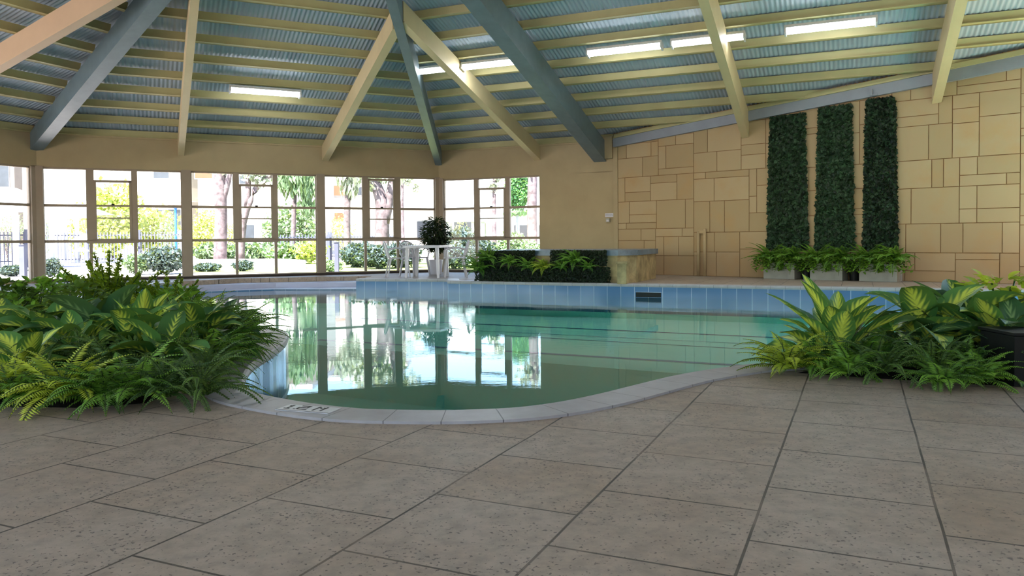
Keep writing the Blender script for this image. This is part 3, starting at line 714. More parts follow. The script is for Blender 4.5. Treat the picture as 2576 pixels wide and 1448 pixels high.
def hosta_proto(seed, N=15, L0=.30, W0=.14, upright=0.):
    rg = random.Random(seed); lf = MB(); st = MB()
    for i in range(N):
        azm = 2.4*i+rg.uniform(-.3, .3); k = i/N; el = 1.4-(1.0-upright*.5)*k+rg.uniform(-.1, .1); sl_ = rg.uniform(.10, .17)
        s_ = arch(sl_, el, .25, 4); s3 = [rot_z(v, azm) for v in s_]; st.tube(s3, .004, 5, False)
        leaf(lf, s3[-1], azm, L0*rg.uniform(.8, 1.2), W0*rg.uniform(.85, 1.2), el-.15-(.4-.4*upright)*k, rg.uniform(.8, 1.7)*(1-.6*upright), rg.uniform(.1, .5), rg.uniform(-.4, .4))
    return lf, st
def foxtail_proto(seed, N=30, H=.34):
    rg = random.Random(seed); lf = MB(); st = MB()
    for i in range(N):
        azm = 2.4*i; el = 1.5-.9*(i/N)**1.2; L = H*rg.uniform(.7, 1.1); pts = arch(L, el, .3, 16); q = [rot_z(v, azm) for v in pts]; st.tube(q[::4], .003, 4, False)
        for j in range(2, 17):
            w = .048*(1-j/17)**.6+.008
            for m in range(12):
                d = P([rg.gauss(0, 1), rg.gauss(0, 1), rg.gauss(.6, .8)]); d /= np.linalg.norm(d); r = np.cross(d, P([rg.random(), rg.random(), 1.])); r /= np.linalg.norm(r)
                b0 = q[j]; lf.add([b0-r*.0035, b0+d*w*.5-r*.0055, b0+d*w, b0+d*w*.5+r*.0055, b0+r*.0035], [(0, 1, 2, 3, 4)])
    return lf, st
def bushy_proto(seed, N=260, R=.2, H=.3, lw=.03, ll=.06):
    rg = random.Random(seed); lf = MB(); st = MB()
    for i in range(9):
        azm = rg.uniform(0, 6.28); q = [rot_z(v, azm) for v in arch(H, 1.45-rg.random()*.7, .3, 4)]; st.tube(q, .004, 4, False)
    for i in range(N):
        th = rg.uniform(0, 6.28); ph = rg.uniform(-.1, 1); rr = rg.uniform(.55, 1)**.6; c = P([math.cos(th)*math.sqrt(max(0, 1-ph*ph))*R, math.sin(th)*math.sqrt(max(0, 1-ph*ph))*R, ph*H*.75+H*.25])*P([rr, rr, 1])
        leaf(lf, c, th+rg.uniform(-.7, .7), ll*rg.uniform(.7, 1.2), lw*rg.uniform(.8, 1.2), rg.uniform(-.3, 1.1), .7, .2, rg.uniform(-.5, .5), 4)
    return lf, st
PROTO = {}
def proto(key):
    if key in PROTO: return PROTO[key]
    k, s_ = key
    if k in ('fern', 'fernlime', 'ferndark'): lf, st = fern_proto({'fern': 'fern', 'fernlime': 'lime', 'ferndark': 'dark'}[k], s_+len(k)); mat = k; nm = ('fern_plant', 'fronds'); cat = 'fern'
    elif k in ('hfern', 'hfernlime'): lf, st = fern_proto('fern', s_+3, True); mat = 'fern' if k == 'hfern' else 'fernlime'; nm = ('fern_plant', 'fronds'); cat = 'fern'
    elif k == 'hosta': lf, st = hosta_proto(s_, 16); mat = k; nm = ('striped_leaf_plant', 'leaves'); cat = 'plant'
    elif k == 'hostadark': lf, st = hosta_proto(s_+5, 15, .33, .15); mat = k; nm = ('broad_leaf_plant', 'leaves'); cat = 'plant'
    elif k == 'dumb': lf, st = hosta_proto(s_+9, 16, .32, .11, .9); mat = 'hosta'; nm = ('upright_striped_plant', 'leaves'); cat = 'plant'
    elif k == 'fox': lf, st = foxtail_proto(s_); mat = 'fernlime'; nm = ('foxtail_fern', 'plumes'); cat = 'fern'
    elif k == 'bushy': lf, st = bushy_proto(s_); mat = 'fern'; nm = ('bushy_foliage_plant', 'leaves'); cat = 'plant'
    elif k == 'trail': 
        rg = random.Random(s_); lf = MB(); st = MB(); mat = 'fern'; nm = ('trailing_plant', 'leaves'); cat = 'plant'
        for i in range(26):
            azm = rg.uniform(-1.15, 1.15); pts = arch(rg.uniform(.3, .55), 1.0, 2.9, 14); q = [rot_z(v, azm)*P([.55, .8, 1]) for v in pts]; st.tube(q[::3], .003, 4, False)
            for j in range(2, 15):
                for m in range(2): leaf(lf, q[j], rg.uniform(0, 6.28), .06, .034, rg.uniform(-.5, .8), .7, .2, 0, 4)
    PROTO[key] = (lf.build(nm[1], mat, None, k.startswith('host')), st.build('stems', 'stem'), nm[0], cat)
    for o in PROTO[key][:2]: COL.objects.unlink(o)
    return PROTO[key]
def plant(key, loc, sc, label, group=None, rz=None, mat=None):
    lf, st, nm, cat = proto(key)
    r = empty(nm, loc, rnd.uniform(0, 6.28) if rz is None else rz, sc)
    for o in (lf, st):
        c = o.copy(); COL.objects.link(c); c.parent = r
        if mat and o is lf:
            c.data = c.data.copy(); c.data.materials[0] = M_[mat]
    tag(r, label, cat, group); return r
def bedpt(x, Y, z=.02): d = ray(x, 900); return (d[0]/d[1]*Y, Y, z)

# bed mounds (soil) -------------------------------------------------
def mound(name, poly, hgt, z0=.0):
    mb = MB(); inn = offset(poly, -.10 if sum(poly[i][0]*poly[(i+1) % len(poly)][1]-poly[(i+1) % len(poly)][0]*poly[i][1] for i in range(len(poly))) > 0 else .10)
    vs, ts = tess([inn], hgt); mb.add(vs, up_tris(vs, ts)); k = len(poly)
    for i in range(k):
        j = (i+1) % k; mb.add([(*poly[i], z0), (*poly[j], z0), (*inn[j], hgt), (*inn[i], hgt)], [(0, 1, 2, 3)])
    return mb.build(name, 'soil')
lbed = [(-4.6, 3.9), (-3.4, 3.85), (-2.6, 3.85), (-2.15, 3.80), (-1.88, 3.90), (-1.88, 4.4), (-2.03, 5.0), (-2.12, 5.8), (-2.2, 6.4), (-2.5, 7.1), (-3.2, 7.8), (-4.5, 8.6), (-6.2, 8.8), (-6.6, 6.5)]
struct(mound('planting_bed', lbed, .06))
rbed = [(1.72, 4.62), (2.1, 4.42), (2.6, 4.2), (3.1, 4.05), (4.6, 4.2), (4.7, 5.3), (3.6, 5.12), (3.0, 4.98), (2.2, 4.80)]
struct(mound('planting_bed', rbed, .05))
GL_ = 'plants massed in the left bed'; GR_ = 'plants massed in the right bed'
Lp = [  # key, px, Y, scale, label, material override
 (('fern', 1), 15, 8.30, 1.34, 'green fern at the far left back of the left bed, against the left window', None),
 (('hostadark', 1), 60, 8.00, 0.89, 'dark broad leaved plant at the back left of the left bed', None),
 (('fernlime', 1), 107, 7.90, 1.40, 'lime fern at the back of the left bed, below the first wall post', None),
 (('bushy', 1), 159, 8.00, 1.46, 'bushy green plant at the back of the left bed under the left window', None),
 (('fernlime', 2), 210, 7.60, 1.34, 'lime fern behind the arched dark leaves, back of left bed', None),
 (('fox', 1), 279, 7.40, 1.96, 'tallest lime foxtail fern, peaking above the left bed', None),
 (('bushy', 2), 339, 7.50, 1.29, 'bushy green plant right of the tallest foxtail fern', None),
 (('fernlime', 3), 378, 7.00, 1.51, 'large lime fern on the crest of the left bed before the second wall post', None),
 (('fox', 2), 421, 7.20, 1.40, 'small lime foxtail fern on the crest, before the second wall post', None),
 (('fern', 2), 481, 7.00, 1.34, 'green fern on the right half of the crest of the left bed', None),
 (('fern', 3), 537, 6.75, 1.23, 'green fern at the right end of the crest of the left bed', None),
 (('hostadark', 2), 563, 6.55, 0.81, 'dark leaved plant reaching its tip over the water', None),
 (('bushy', 3), 10, 6.70, 1.51, 'bushy dark plant at the left edge, second row of the left bed', 'ferndark'),
 (('bushy', 1), 90, 6.80, 1.51, 'bushy plant with olive leaves in the second row, left part', None),
 (('fernlime', 1), 141, 6.60, 1.34, 'lime fern in the second row of the left bed, left part', None),
 (('bushy', 2), 206, 6.40, 1.46, 'bushy plant in the second row just behind the arched dark leaves', 'ferndark'),
 (('fernlime', 2), 258, 6.40, 1.29, 'lime fern in the second row below the tallest foxtail fern', None),
 (('hostadark', 3), 339, 6.20, 0.85, 'dark broad leaved plant in the second row, middle of the left bed', None),
 (('hostadark', 1), 404, 6.10, 0.89, 'dark broad leaved plant behind the yellow striped leaves', None),
 (('bushy', 3), 455, 6.20, 1.34, 'bushy plant left of the big green fern on the pool edge', None),
 (('fern', 1), 507, 6.10, 1.40, 'green fern on the right shoulder of the left bed', None),
 (('fern', 2), 559, 5.90, 1.40, 'big bright fern spilling over the pool edge, topmost', None),
 (('hosta', 1), 4, 5.40, 1.17, 'yellow green striped plant cut by the left edge of the photo', None),
 (('hosta', 2), 67, 5.50, 1.17, 'striped plant second from the left edge in the middle row', None),
 (('hosta', 3), 130, 5.35, 1.12, 'yellow striped plant third from the left in the middle row', None),
 (('hostadark', 2), 211, 5.30, 1.27, 'largest dark arched leaf plant in the middle of the left bed', None),
 (('hostadark', 3), 279, 5.40, 1.33, 'blue green striped arching plant, centre of the left bed', None),
 (('dumb', 1), 355, 5.35, 1.12, 'plant with one bright yellow upright leaf, centre of the left bed', None),
 (('hosta', 2), 418, 5.15, 1.17, 'yellow and green striped plant right of centre in the left bed', None),
 (('hosta', 3), 490, 5.20, 1.12, 'green striped plant beside the big fern on the pool side', None),
 (('hostadark', 1), 531, 5.50, 1.02, 'dark striped plant under the fern on the pool side', None),
 (('fern', 3), 550, 5.20, 1.22, 'bright fern overhanging the coping below the topmost one', None),
 (('fern', 1), 576, 5.45, 1.17, 'bright green fern at the rightmost point of the left bed', None),
 (('ferndark', 1), 37, 4.65, 1.15, 'dark fern at the left edge below the striped leaves', None),
 (('ferndark', 2), 120, 4.70, 1.20, 'dark fern below the yellow striped plant', None),
 (('ferndark', 3), 209, 4.65, 1.20, 'dark fern under the largest arched leaf', None),
 (('fern', 2), 279, 4.60, 1.10, 'mid green fern under the centre plants of the left bed', 'ferndark'),
 (('ferndark', 1), 358, 4.60, 1.20, 'dark fern right of centre, low in the left bed', None),
 (('hosta', 1), 423, 4.65, 1.05, 'low striped plant with yellow leaf near the dark trailing fern', None),
 (('fern', 3), 506, 4.75, 1.10, 'olive fern between the trailing fern and the pool coping', None),
 (('fernlime', 2), 25, 4.03, 0.90, 'small lime fern in the front row at the left edge', None),
 (('hosta', 3), 65, 4.35, 0.85, 'small striped plant in the front row near the left edge', None),
 (('fernlime', 3), 165, 3.86, 1.06, 'bright lime fern spilling onto the paving at front', None),
 (('fern', 1), 255, 3.83, 0.95, 'mid green fern in the front row right of the bright lime fern', None),
 (('fern', 2), 335, 3.88, 1.06, 'feathery green fern in the middle of the front row', None),
 (('ferndark', 2), 420, 3.88, 1.06, 'dark fern in the front row, left of the trailing fern', None),
 (('ferndark', 3), 500, 3.90, 1.18, 'dark trailing fern reaching over the coping at the front right', None),
 (('fern', 3), 509, 4.35, 0.80, 'olive fern tuft at the front right corner of the left bed', 'ferndark'),
 (('ferndark', 2), 544, 4.75, 0.85, 'dark fern tuft hugging the inner bend of the coping', None),
 (('fernlime', 1), 15, 3.95, .9, 'lime fern lying on the paving at the left edge of the photo', None),
 (('fern', 2), 62, 3.9, .75, 'small green fern on the paving second from the left edge', None),
 (('ferndark', 1), 108, 4.0, .85, 'small dark fern on the paving left of the bright lime fern', None),
 (('fern', 2), 545, 6.6, 1.35, 'tall bright fern at the right shoulder of the crest, left bed', None),
 (('fernlime', 1), 480, 6.8, 1.45, 'lime fern on the crest directly below the second wall post', None),
 (('fern', 1), 585, 6.2, 1.25, 'bright fern at the right end above the pool edge, upper one', None),
 (('fernlime', 3), 330, 7.0, 1.30, 'lime fern at the foot of the tallest foxtail fern', None),
 (('fern', 3), 570, 5.6, 1.20, 'bright fern at the right end above the pool edge, lower one', None),
 (('hosta', 1), 330, 5.0, 1.10, 'yellow edged striped plant low in the centre of the left bed', None),
 (('hosta', 2), 190, 4.9, 1.05, 'yellow striped plant low in the left part of the left bed', None),
 (('hostadark', 3), 500, 5.9, 0.79, 'pale blue green broad leaf plant right of the crest', None)]
for key, px_, Y, s_, lab, mt_ in Lp: plant(key, bedpt(px_, Y, .04), s_, lab, GL_, None, mt_)
Rp = [
 (('fernlime', 1), 1985, 4.62, 0.97, 'lime fern at the left tip of the right bed', None),
 (('fern', 1), 2060, 4.62, 0.87, 'mid green fern next to the lime fern, right bed', None),
 (('dumb', 2), 2105, 4.75, 1.27, 'tall yellow striped plant at the left end of the right bed', None),
 (('hosta', 2), 2050, 4.85, 0.77, 'small striped plant behind the lime fern tip', None),
 (('fernlime', 3), 2165, 4.72, 1.07, 'olive fern behind the dark drooping fern, right bed', 'fern'),
 (('fern', 2), 2130, 4.45, 0.82, 'green fern low at front left of the right bed', None),
 (('ferndark', 1), 2215, 4.45, 1.18, 'dark drooping fern at the front middle of the right bed', None),
 (('ferndark', 2), 2290, 4.55, 1.23, 'blackish fern under the glossy dark leaves, right bed', None),
 (('hosta', 1), 2320, 4.85, 1.46, 'large striped plant with pale cupped leaves, right bed', None),
 (('hostadark', 2), 2395, 4.75, 1.24, 'large dark glossy leaf plant in the middle of the right bed', None),
 (('hosta', 3), 2430, 4.95, 1.40, 'striped plant with arching yellow edged leaves at right', None),
 (('bushy', 2), 2520, 5.10, 1.7, 'pale lime fine leaved plant rising at the far right', 'fernlime'),
 (('bushy', 3), 2572, 4.90, 1.4, 'pale lime fine leaved plant cut by the right edge of the photo', 'fernlime'),
 (('hosta', 2), 2505, 4.70, 1.34, 'yellow edged striped plant under the pale lime fine leaved plant', None),
 (('hostadark', 3), 2560, 4.55, 1.14, 'dark leafed plant at the right edge above the dark planter', None),
 (('fernlime', 2), 2425, 4.40, 0.90, 'light green fern sprouting in the middle of the dark leaves', 'fern'),
 (('ferndark', 3), 2360, 4.35, 1.12, 'dark fern at front right of the middle, right bed', None),
 (('fern', 3), 2370, 4.12, 0.69, 'small green fern on the paving edge, left one of the pair', None),
 (('fern', 1), 2465, 4.18, 0.78, 'small green fern on the paving edge, right one of the pair', None),
 (('ferndark', 2), 2450, 4.42, 1.12, 'dark fern behind the pair of small ferns at right', None),
 (('ferndark', 1), 2500, 4.60, 1.34, 'blackish fern beside the dark planter', None)]
for key, px_, Y, s_, lab, mt_ in Rp: plant(key, bedpt(px_, Y, .03), s_, lab, GR_, None, mt_)
# dark planter box at the right edge
p = MB(); q = P(bedpt(2552, 4.12, 0)); 
r_ = empty('planter_box', q)
p.box((-.0, .0, .005), (.75, .0, 0), (0, .3, 0), (0, 0, .27)); p.build('body', 'dark', r_)
p = MB(); p.box((-.01, -.01, .28), (.77, 0, 0), (0, .32, 0), (0, 0, .015)); p.build('rim', 'dark', r_)
tag(r_, 'black rectangular planter box at the right edge of the right bed', 'planter')

# green wall strips -------------------------------------------------
def leafwall(name, corner, u, n, w0, w1, h, mat, N, ls, label, cat, grp, lean=.0, bk=.03, seed=1, back='dark'):
    rg = random.Random(seed); r = empty(name, corner)
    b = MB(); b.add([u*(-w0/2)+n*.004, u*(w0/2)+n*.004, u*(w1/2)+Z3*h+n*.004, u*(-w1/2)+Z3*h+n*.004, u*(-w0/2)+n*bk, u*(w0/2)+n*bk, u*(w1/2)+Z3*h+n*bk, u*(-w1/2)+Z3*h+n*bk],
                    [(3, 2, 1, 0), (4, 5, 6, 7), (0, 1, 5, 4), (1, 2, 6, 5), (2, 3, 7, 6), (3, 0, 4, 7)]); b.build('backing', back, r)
    lf = MB()
    for i in range(N):
        z = rg.random()*h; w_ = w0+(w1-w0)*z/h; x_ = rg.uniform(-.5, .5)*w_*1.06
        nrm = n+u*rg.gauss(0, .5)+Z3*rg.gauss(.15, .45); nrm /= np.linalg.norm(nrm)
        d = np.cross(nrm, P([rg.gauss(0, 1), rg.gauss(0, 1), rg.gauss(0, 1)])); d /= np.linalg.norm(d); s_ = np.cross(nrm, d)
        c = u*x_+Z3*z+n*(bk+rg.uniform(.0, .05)); L = ls*rg.uniform(.7, 1.3)
        lf.add([c-d*L*.5, c-d*L*.05-s_*L*.33+nrm*L*.1, c+d*L*.5, c-d*L*.05+s_*L*.33+nrm*L*.1, c], [(0, 1, 4), (1, 2, 4), (4, 2, 3), (0, 4, 3)], None, 0, rg.random()**2+.001)
    lf.build('leaves', mat, r); tag(r, label, cat, grp); return r
for (t0, t1, ztop, nm) in ((3.80, 4.50, 3.27, 'left'), (4.76, 5.38, 3.33, 'middle'), (5.64, 6.14, 3.38, 'right')):
    tc = (t0+t1)/2; w1 = (t1-t0)*.92
    leafwall('green_wall_strip', wpt(tc, .58, .014), us, ns, (t1-t0)*1.12, w1, ztop-.58, 'ivy', 4200, .10,
             'tall strip of dark artificial ivy on the stone wall, %s one of three' % nm, 'green wall', 'green wall strips on the stone wall', seed=int(t0*10))
for (t0, t1, nm) in ((3.80, 4.42, 'left'), (4.72, 5.32, 'middle'), (5.62, 6.27, 'right')):
    q = wpt((t0+t1)/2, .0, .05); r_ = empty('planter_box', q); w_ = (t1-t0)
    b = MB(); b.box(-us*w_/2+Z3*.002, us*w_, ns*.36, Z3*.30); b.build('body', 'pot', r_)
    b = MB(); b.box(-us*(w_/2+.01)+Z3*.302-ns*.005, us*(w_+.02), ns*.375, Z3*.022); b.build('rim', 'pot', r_)
    b = MB(); b.box(-us*(w_/2-.03)+Z3*.325+ns*.03, us*(w_-.06), ns*.3, Z3*.006); b.build('soil', 'soil', r_)
    tag(r_, 'off white planter box with ferns against the stone wall, %s of three' % nm, 'planter', 'white planter boxes')
    plant(('bushy', 2), tuple(q+ns*.21+Z3*.335), .85, 'bushy plant filling the middle of the %s white planter box' % nm, 'bushy plants in the white planters')
    for j, off in enumerate((-.2, .2)):
        plant(('trail', 1+j), tuple(q+us*off+ns*.20+Z3*.36), 1.45, 'trailing foliage hanging over the %s white planter box, %s plant' % (nm, ('left', 'right')[j]), 'trailing plants in the white planters', math.atan2(ns[1], ns[0]))
        plant(('hfern', 1+j), tuple(q+us*off*1.15+ns*.14+Z3*.34), 1.75 if j else 1.6, 'bright fern in the %s white planter box, %s plant' % (nm, ('left', 'right')[j]), 'ferns in the white planters', math.atan2(ns[1], ns[0]))
plant(('hfernlime', 1), tuple(wpt(3.78, .36, .3)), .6, 'yellowish fern tips hanging off the left end of the planters', 'ferns in the white planters', math.atan2(ns[1], ns[0])-.5)
# dark hanging fillers between planters
for t_, nm in ((4.57, 'left'), (5.47, 'right')):
    q = wpt(t_, 0, .06); r_ = empty('black_pot', q); b = MB(); b.tube([P([0, 0, .003])+ns*.12, P([0, 0, .34])+ns*.12], [.085, .11], 16); b.build('body', 'dark', r_); b = MB(); b.tube([P([0, 0, .341])+ns*.12, P([0, 0, .36])+ns*.12], [.118, .118], 16); b.build('rim', 'dark', r_)
    tag(r_, 'black pot in the %s gap between the white planter boxes' % nm, 'pot', 'black pots between the planters')
    plant(('bushy', 1), tuple(q+ns*.12+Z3*.34), .42, 'dark bushy plant in the %s black pot' % nm, 'bushy plants in the black pots', None, 'ferndark')

# pipes on the stone wall ------------------------------------------
r_ = empty('wall_pipe', wpt(2.27, 0, .05))
for dt, hh in ((-.075, .98), (.075, 1.03)):
    b = MB(); b.tube([us*dt+Z3*.003, us*dt+Z3*hh], .032, 10); b.build('pipe', 'pipe', r_, True)
b = MB(); b.box(us*-.08+Z3*.93-ns*.015, us*.16, ns*.03, Z3*.06); b.build('crosspiece', 'pipe', r_)
tag(r_, 'pair of beige vertical pipes joined at the top on the stone wall', 'pipe')
# notice and sensor on the beige wall
X = PL(1533, 541, c2, nb); r_ = empty('wall_notice', X+nb*.012)
b = MB(); b.box(-ub*.10-Z3*.045, ub*.20, nb*.008, Z3*.09); b.build('plate', 'white', r_)
b = MB()
for zz in (.02, .002, -.018):
    x_ = -.085
    while x_ < .08:
        w_ = rnd.uniform(.012, .03); b.box(ub*x_+Z3*zz+nb*.009, ub*w_, nb*.001, Z3*.010); x_ += w_+.008
b.build('lettering', 'greymetal', r_); tag(r_, 'small white printed notice on the beige wall beside the stone wall', 'sign')
X = PL(1531, 552, c2, nb); r_ = empty('wall_sensor', X+nb*.01); b = MB(); b.box(-ub*.045-Z3*.06, ub*.085, nb*.07, Z3*.09); b.build('housing', 'pot', r_); b = MB(); b.box(-ub*.03-Z3*.045+nb*.071, ub*.055, nb*.003, Z3*.04); b.build('lens', 'white', r_)
tag(r_, 'small off white sensor box under the printed notice', 'sensor')
# skimmer slot in the far pool wall
fwd3 = P([FWd[0], FWd[1], 0]); fwn = P([-abs(FWd[1]), -abs(FWd[0]), 0]); q = P([FW0[0], FW0[1], 0])+fwd3*3.86
r_ = empty('skimmer', q); b = MB(); b.box(Z3*-.225-fwn*.0, fwd3*.46, fwn*.004, Z3*.085); b.build('opening', 'dark', r_)
b = MB(); b.box(Z3*-.140+fwd3*-.01, fwd3*.48, fwn*.010, Z3*.008); b.build('frame', 'bluetile', r_)
tag(r_, 'dark skimmer slot in the blue tiled far wall of the pool', 'skimmer')
# depth marker mosaic set in the coping
q0 = P([-1.10, 3.69]); q1 = P([-.84, 3.555]); q = P([-.985, 3.665, .0135]); dirm = P([.875, -.30]); dirm = dirm/np.linalg.norm(dirm); d3 = P([dirm[0], dirm[1], 0]); e3 = P([-dirm[1], dirm[0], 0])
mk = empty('depth_marker', q); b = MB(); b.box(-d3*.145-e3*.06, d3*.29, e3*.12, Z3*.003); b.build('plate', 'fixture', mk)
b = MB(); cs = .0098
rows = ['..........................',
        '..#....#####....#...#.....',
        '.##........#....##.##.....',
        '..#........#....#.#.#.....',
        '..#....#####....#...#.....',
        '..#....#........#...#.....',
        '..#....#........#...#.....',
        '.###..#.#####...#...#.....',
        '..........................']
for i, rr in enumerate(rows):
    for j, ch in enumerate(rr):
        if ch == '#': b.box(-d3*(.135-j*.0105)+e3*(.048-i*.0108)+Z3*.0031, d3*.0105, e3*.0108, Z3*.0008)
b.box(-d3*.145-e3*.06+Z3*.0031, d3*.29, e3*.005, Z3*.0008); b.build('characters', 'dark', mk)
tag(mk, 'black and white depth marker tile set in the near pool coping', 'marker')

# ================================================================== raised spa
ff = P([-.62, 15.24, 0]); fR = ff+ub*3.18
S0 = ff; S1 = ff+ub*2.80; S2 = S1+ub*.25-nb*.4; S3 = S2-nb*1.6; S4 = S0-nb*2.0
poly = [tuple(q[:2]) for q in (S0, S1, S2, S3, S4)]
r_ = empty('raised_spa', S0); base = S0
mb = MB(); vs, ts = tess([[(q[0]-base[0], q[1]-base[1]) for q in poly]], .52); mb.add(vs, up_tris(vs, ts)); skirt(mb, [(q[0]-base[0], q[1]-base[1]) for q in poly], .002, .52); mb.build('surround', 'spastone', r_)
area_ = sum(poly[i][0]*poly[(i+1) % 5][1]-poly[(i+1) % 5][0]*poly[i][1] for i in range(5)); po = offset(poly, .04 if area_ > 0 else -.04)
mb = MB(); vs, ts = tess([[(q[0]-base[0], q[1]-base[1]) for q in po]], .615); mb.add(vs, up_tris(vs, ts)); vs, ts = tess([[(q[0]-base[0], q[1]-base[1]) for q in po]], .515); mb.add(vs, [t[::-1] for t in up_tris(vs, ts)]); skirt(mb, [(q[0]-base[0], q[1]-base[1]) for q in po], .515, .615); mb.build('rim', 'spacap', r_)
tag(r_, 'raised stone spa with blue grey rim between the pool and the beige wall', 'spa')
# stone pedestal at its right end
q = S1+nb*.04+ub*.05; r_ = empty('stone_pedestal', q); b = MB(); b.box(Z3*.003, ub*.17, nb*.16, Z3*.36); b.build('shaft', 'spastone', r_); b = MB(); b.box(-ub*.02-nb*.01+Z3*.365, ub*.21, nb*.19, Z3*.045); b.build('cap', 'spastone', r_)
tag(r_, 'short square stone pedestal at the right end of the spa', 'pedestal')
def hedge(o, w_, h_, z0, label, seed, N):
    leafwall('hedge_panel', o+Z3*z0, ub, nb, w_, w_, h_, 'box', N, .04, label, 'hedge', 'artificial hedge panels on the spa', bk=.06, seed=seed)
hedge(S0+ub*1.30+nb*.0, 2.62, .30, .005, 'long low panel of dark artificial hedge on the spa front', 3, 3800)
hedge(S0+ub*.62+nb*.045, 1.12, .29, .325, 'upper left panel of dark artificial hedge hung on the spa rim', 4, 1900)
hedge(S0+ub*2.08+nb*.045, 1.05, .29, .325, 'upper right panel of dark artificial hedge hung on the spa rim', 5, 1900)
for off, zz, s_, key, nm in ((.02, .22, .85, ('fern', 1), 'leftmost fern at the corner of the spa hedge'), (.22, .42, .8, ('fern', 3), 'fern high on the left end of the spa hedge'), (.72, .36, .65, ('fern', 2), 'fern at the middle of the upper left hedge panel'),
                             (1.08, .28, .62, ('fern', 1), 'fern drooping left of the gap in the spa hedge'), (1.40, .26, .7, ('fernlime', 2), 'lime fern under the gap between upper hedge panels'), (1.74, .27, .55, ('fern', 3), 'small fern left of the tallest one on the spa hedge'),
                             (2.02, .38, .85, ('fern', 2), 'tallest fern, on the upper right hedge panel of the spa'), (2.28, .28, .5, ('fern', 1), 'small fern near the right end of the spa hedge')):
    plant(('h'+key[0], key[1]), tuple(S0+ub*off+nb*.12+Z3*zz), s_*1.6, nm, 'ferns on the spa hedge', math.atan2(nb[1], nb[0]))

# ================================================================== garden furniture
def chair(loc, rz, label, sc=1):
    r = empty('plastic_chair', loc, rz, sc)     # faces +x
    b = MB()
    # seat: slightly dished slats
    for i in range(7):
        y0 = -.21+i*.0605; b.box((-.20, y0, .425-.006*math.sin(math.pi*i/6)), (.42, 0, 0), (0, .052, 0), (0, 0, .018))
    b.box((.19, -.22, .415), (.035, 0, 0), (0, .44, 0), (0, 0, .03)); b.box((-.22, -.22, .415), (.03, 0, 0), (0, .44, 0), (0, 0, .03)); b.build('seat', 'white', r)
    b = MB()
    for i in range(7):
        y0 = -.19+i*.0567; t_ = abs(i-3)/3; b.bar((-.215, y0+.02, .44), (-.315+.03*t_**2, y0+.02, .77-.05*t_**2), .036, .012, (1, 0, 0))
    b.build('backrest', 'white', r)
    b = MB(); pts = [(-.215, -.215, .43), (-.275, -.235, .62), (-.30, -.20, .72), (-.32, -.09, .79), (-.325, 0, .80), (-.32, .09, .79), (-.30, .20, .72), (-.275, .235, .62), (-.215, .215, .43)]
    b.tube(catmull(pts, 4), .018, 8); b.build('back_frame', 'white', r, True)
    for sg in (-1, 1):
        b = MB(); b.bar((.17, sg*.215, .43), (.225, sg*.255, .003), .05, .035, (1, 0, 0), 0, .035, .03); b.build('leg', 'white', r)
        b = MB(); b.bar((-.19, sg*.205, .43), (-.27, sg*.245, .003), .045, .035, (1, 0, 0), 0, .035, .03); b.build('leg', 'white', r)
        b = MB(); b.tube(catmull([(-.27, sg*.235, .60), (-.12, sg*.265, .655), (.08, sg*.27, .65), (.19, sg*.262, .61), (.20, sg*.245, .52), (.185, sg*.22, .43)], 4), .017, 8); b.build('armrest', 'white', r, True)
    tag(r, label, 'chair', 'white plastic chairs'); return r
chair(tuple(G(1003, 697)), math.radians(15), 'white plastic chair left of the table, back to the left')
chair(tuple(G(1143, 697)), math.radians(188), 'white plastic chair right of the table, facing left')
chair(tuple(G(1045, 693.5)), math.radians(-40), 'white plastic chair behind the table between the left chair and the pot')
tl = G(1075, 697.0); tl[2] = 0; r_ = empty('plastic_table', tl, math.radians(-12))
b = MB(); rr = catmull([(.42, -.40), (.44, 0), (.42, .40), (.0, .43), (-.42, .40), (-.44, 0), (-.42, -.40), (0, -.43), (.42, -.40)], 4)[:-1]
vs, ts = tess([[tuple(q[:2]) for q in rr]], .715); b.add(vs, up_tris(vs, ts)); vs, ts = tess([[tuple(q[:2]) for q in rr]], .69); b.add(vs, [t[::-1] for t in up_tris(vs, ts)]); skirt(b, [tuple(q[:2]) for q in rr], .665, .715); b.build('tabletop', 'white', r_)
for sx_ in (-1, 1):
    for sy_ in (-1, 1):
        b = MB(); b.bar((sx_*.34, sy_*.34, .69), (sx_*.37, sy_*.36, .003), .075, .055, (0, 1, 0), 0, .05, .04); b.build('leg', 'white', r_)
tag(r_, 'square white plastic table on the deck before the corner windows', 'table')
# houseplant in a white pot
q = G(1097, 690.5); q[2] = 0; r_ = empty('potted_houseplant', q)
b = MB(); b.tube([(0, 0, .003), (0, 0, .02), (0, 0, .34), (0, 0, .36)], [.12, .13, .17, .175], 18); b.build('pot', 'white', r_, True)
b = MB(); b.tube([(0, 0, .3), (.01, 0, .6), (-.01, .01, .95)], [.02, .016, .01], 6)
for a in range(7): b.tube([(0, 0, .55+.04*a), (.12*math.cos(a*2.4), .12*math.sin(a*2.4), .8+.04*a), (.24*math.cos(a*2.4), .24*math.sin(a*2.4), .95+.04*a)], [.008, .006, .003], 5)
b.build('trunk', 'bark', r_)
b = MB(); rg = random.Random(5)
for i in range(1500):
    d = P([rg.gauss(0, 1), rg.gauss(0, 1), rg.gauss(0, 1)]); d /= np.linalg.norm(d); rr_ = rg.uniform(.1, 1)**.5
    if d[2] < -.3: rr_ *= .8
    c = P([0, 0, .90])+d*P([.36, .36, .50])*rr_; leaf(b, c, math.atan2(d[1], d[0])+rg.uniform(-.6, .6), rg.uniform(.08, .13), rg.uniform(.035, .05), rg.uniform(-.6, .7), .7, .2, rg.uniform(-.5, .5), 4)
b.build('foliage', 'ficus', r_); tag(r_, 'dark leafed houseplant in a white pot behind the table', 'plant')

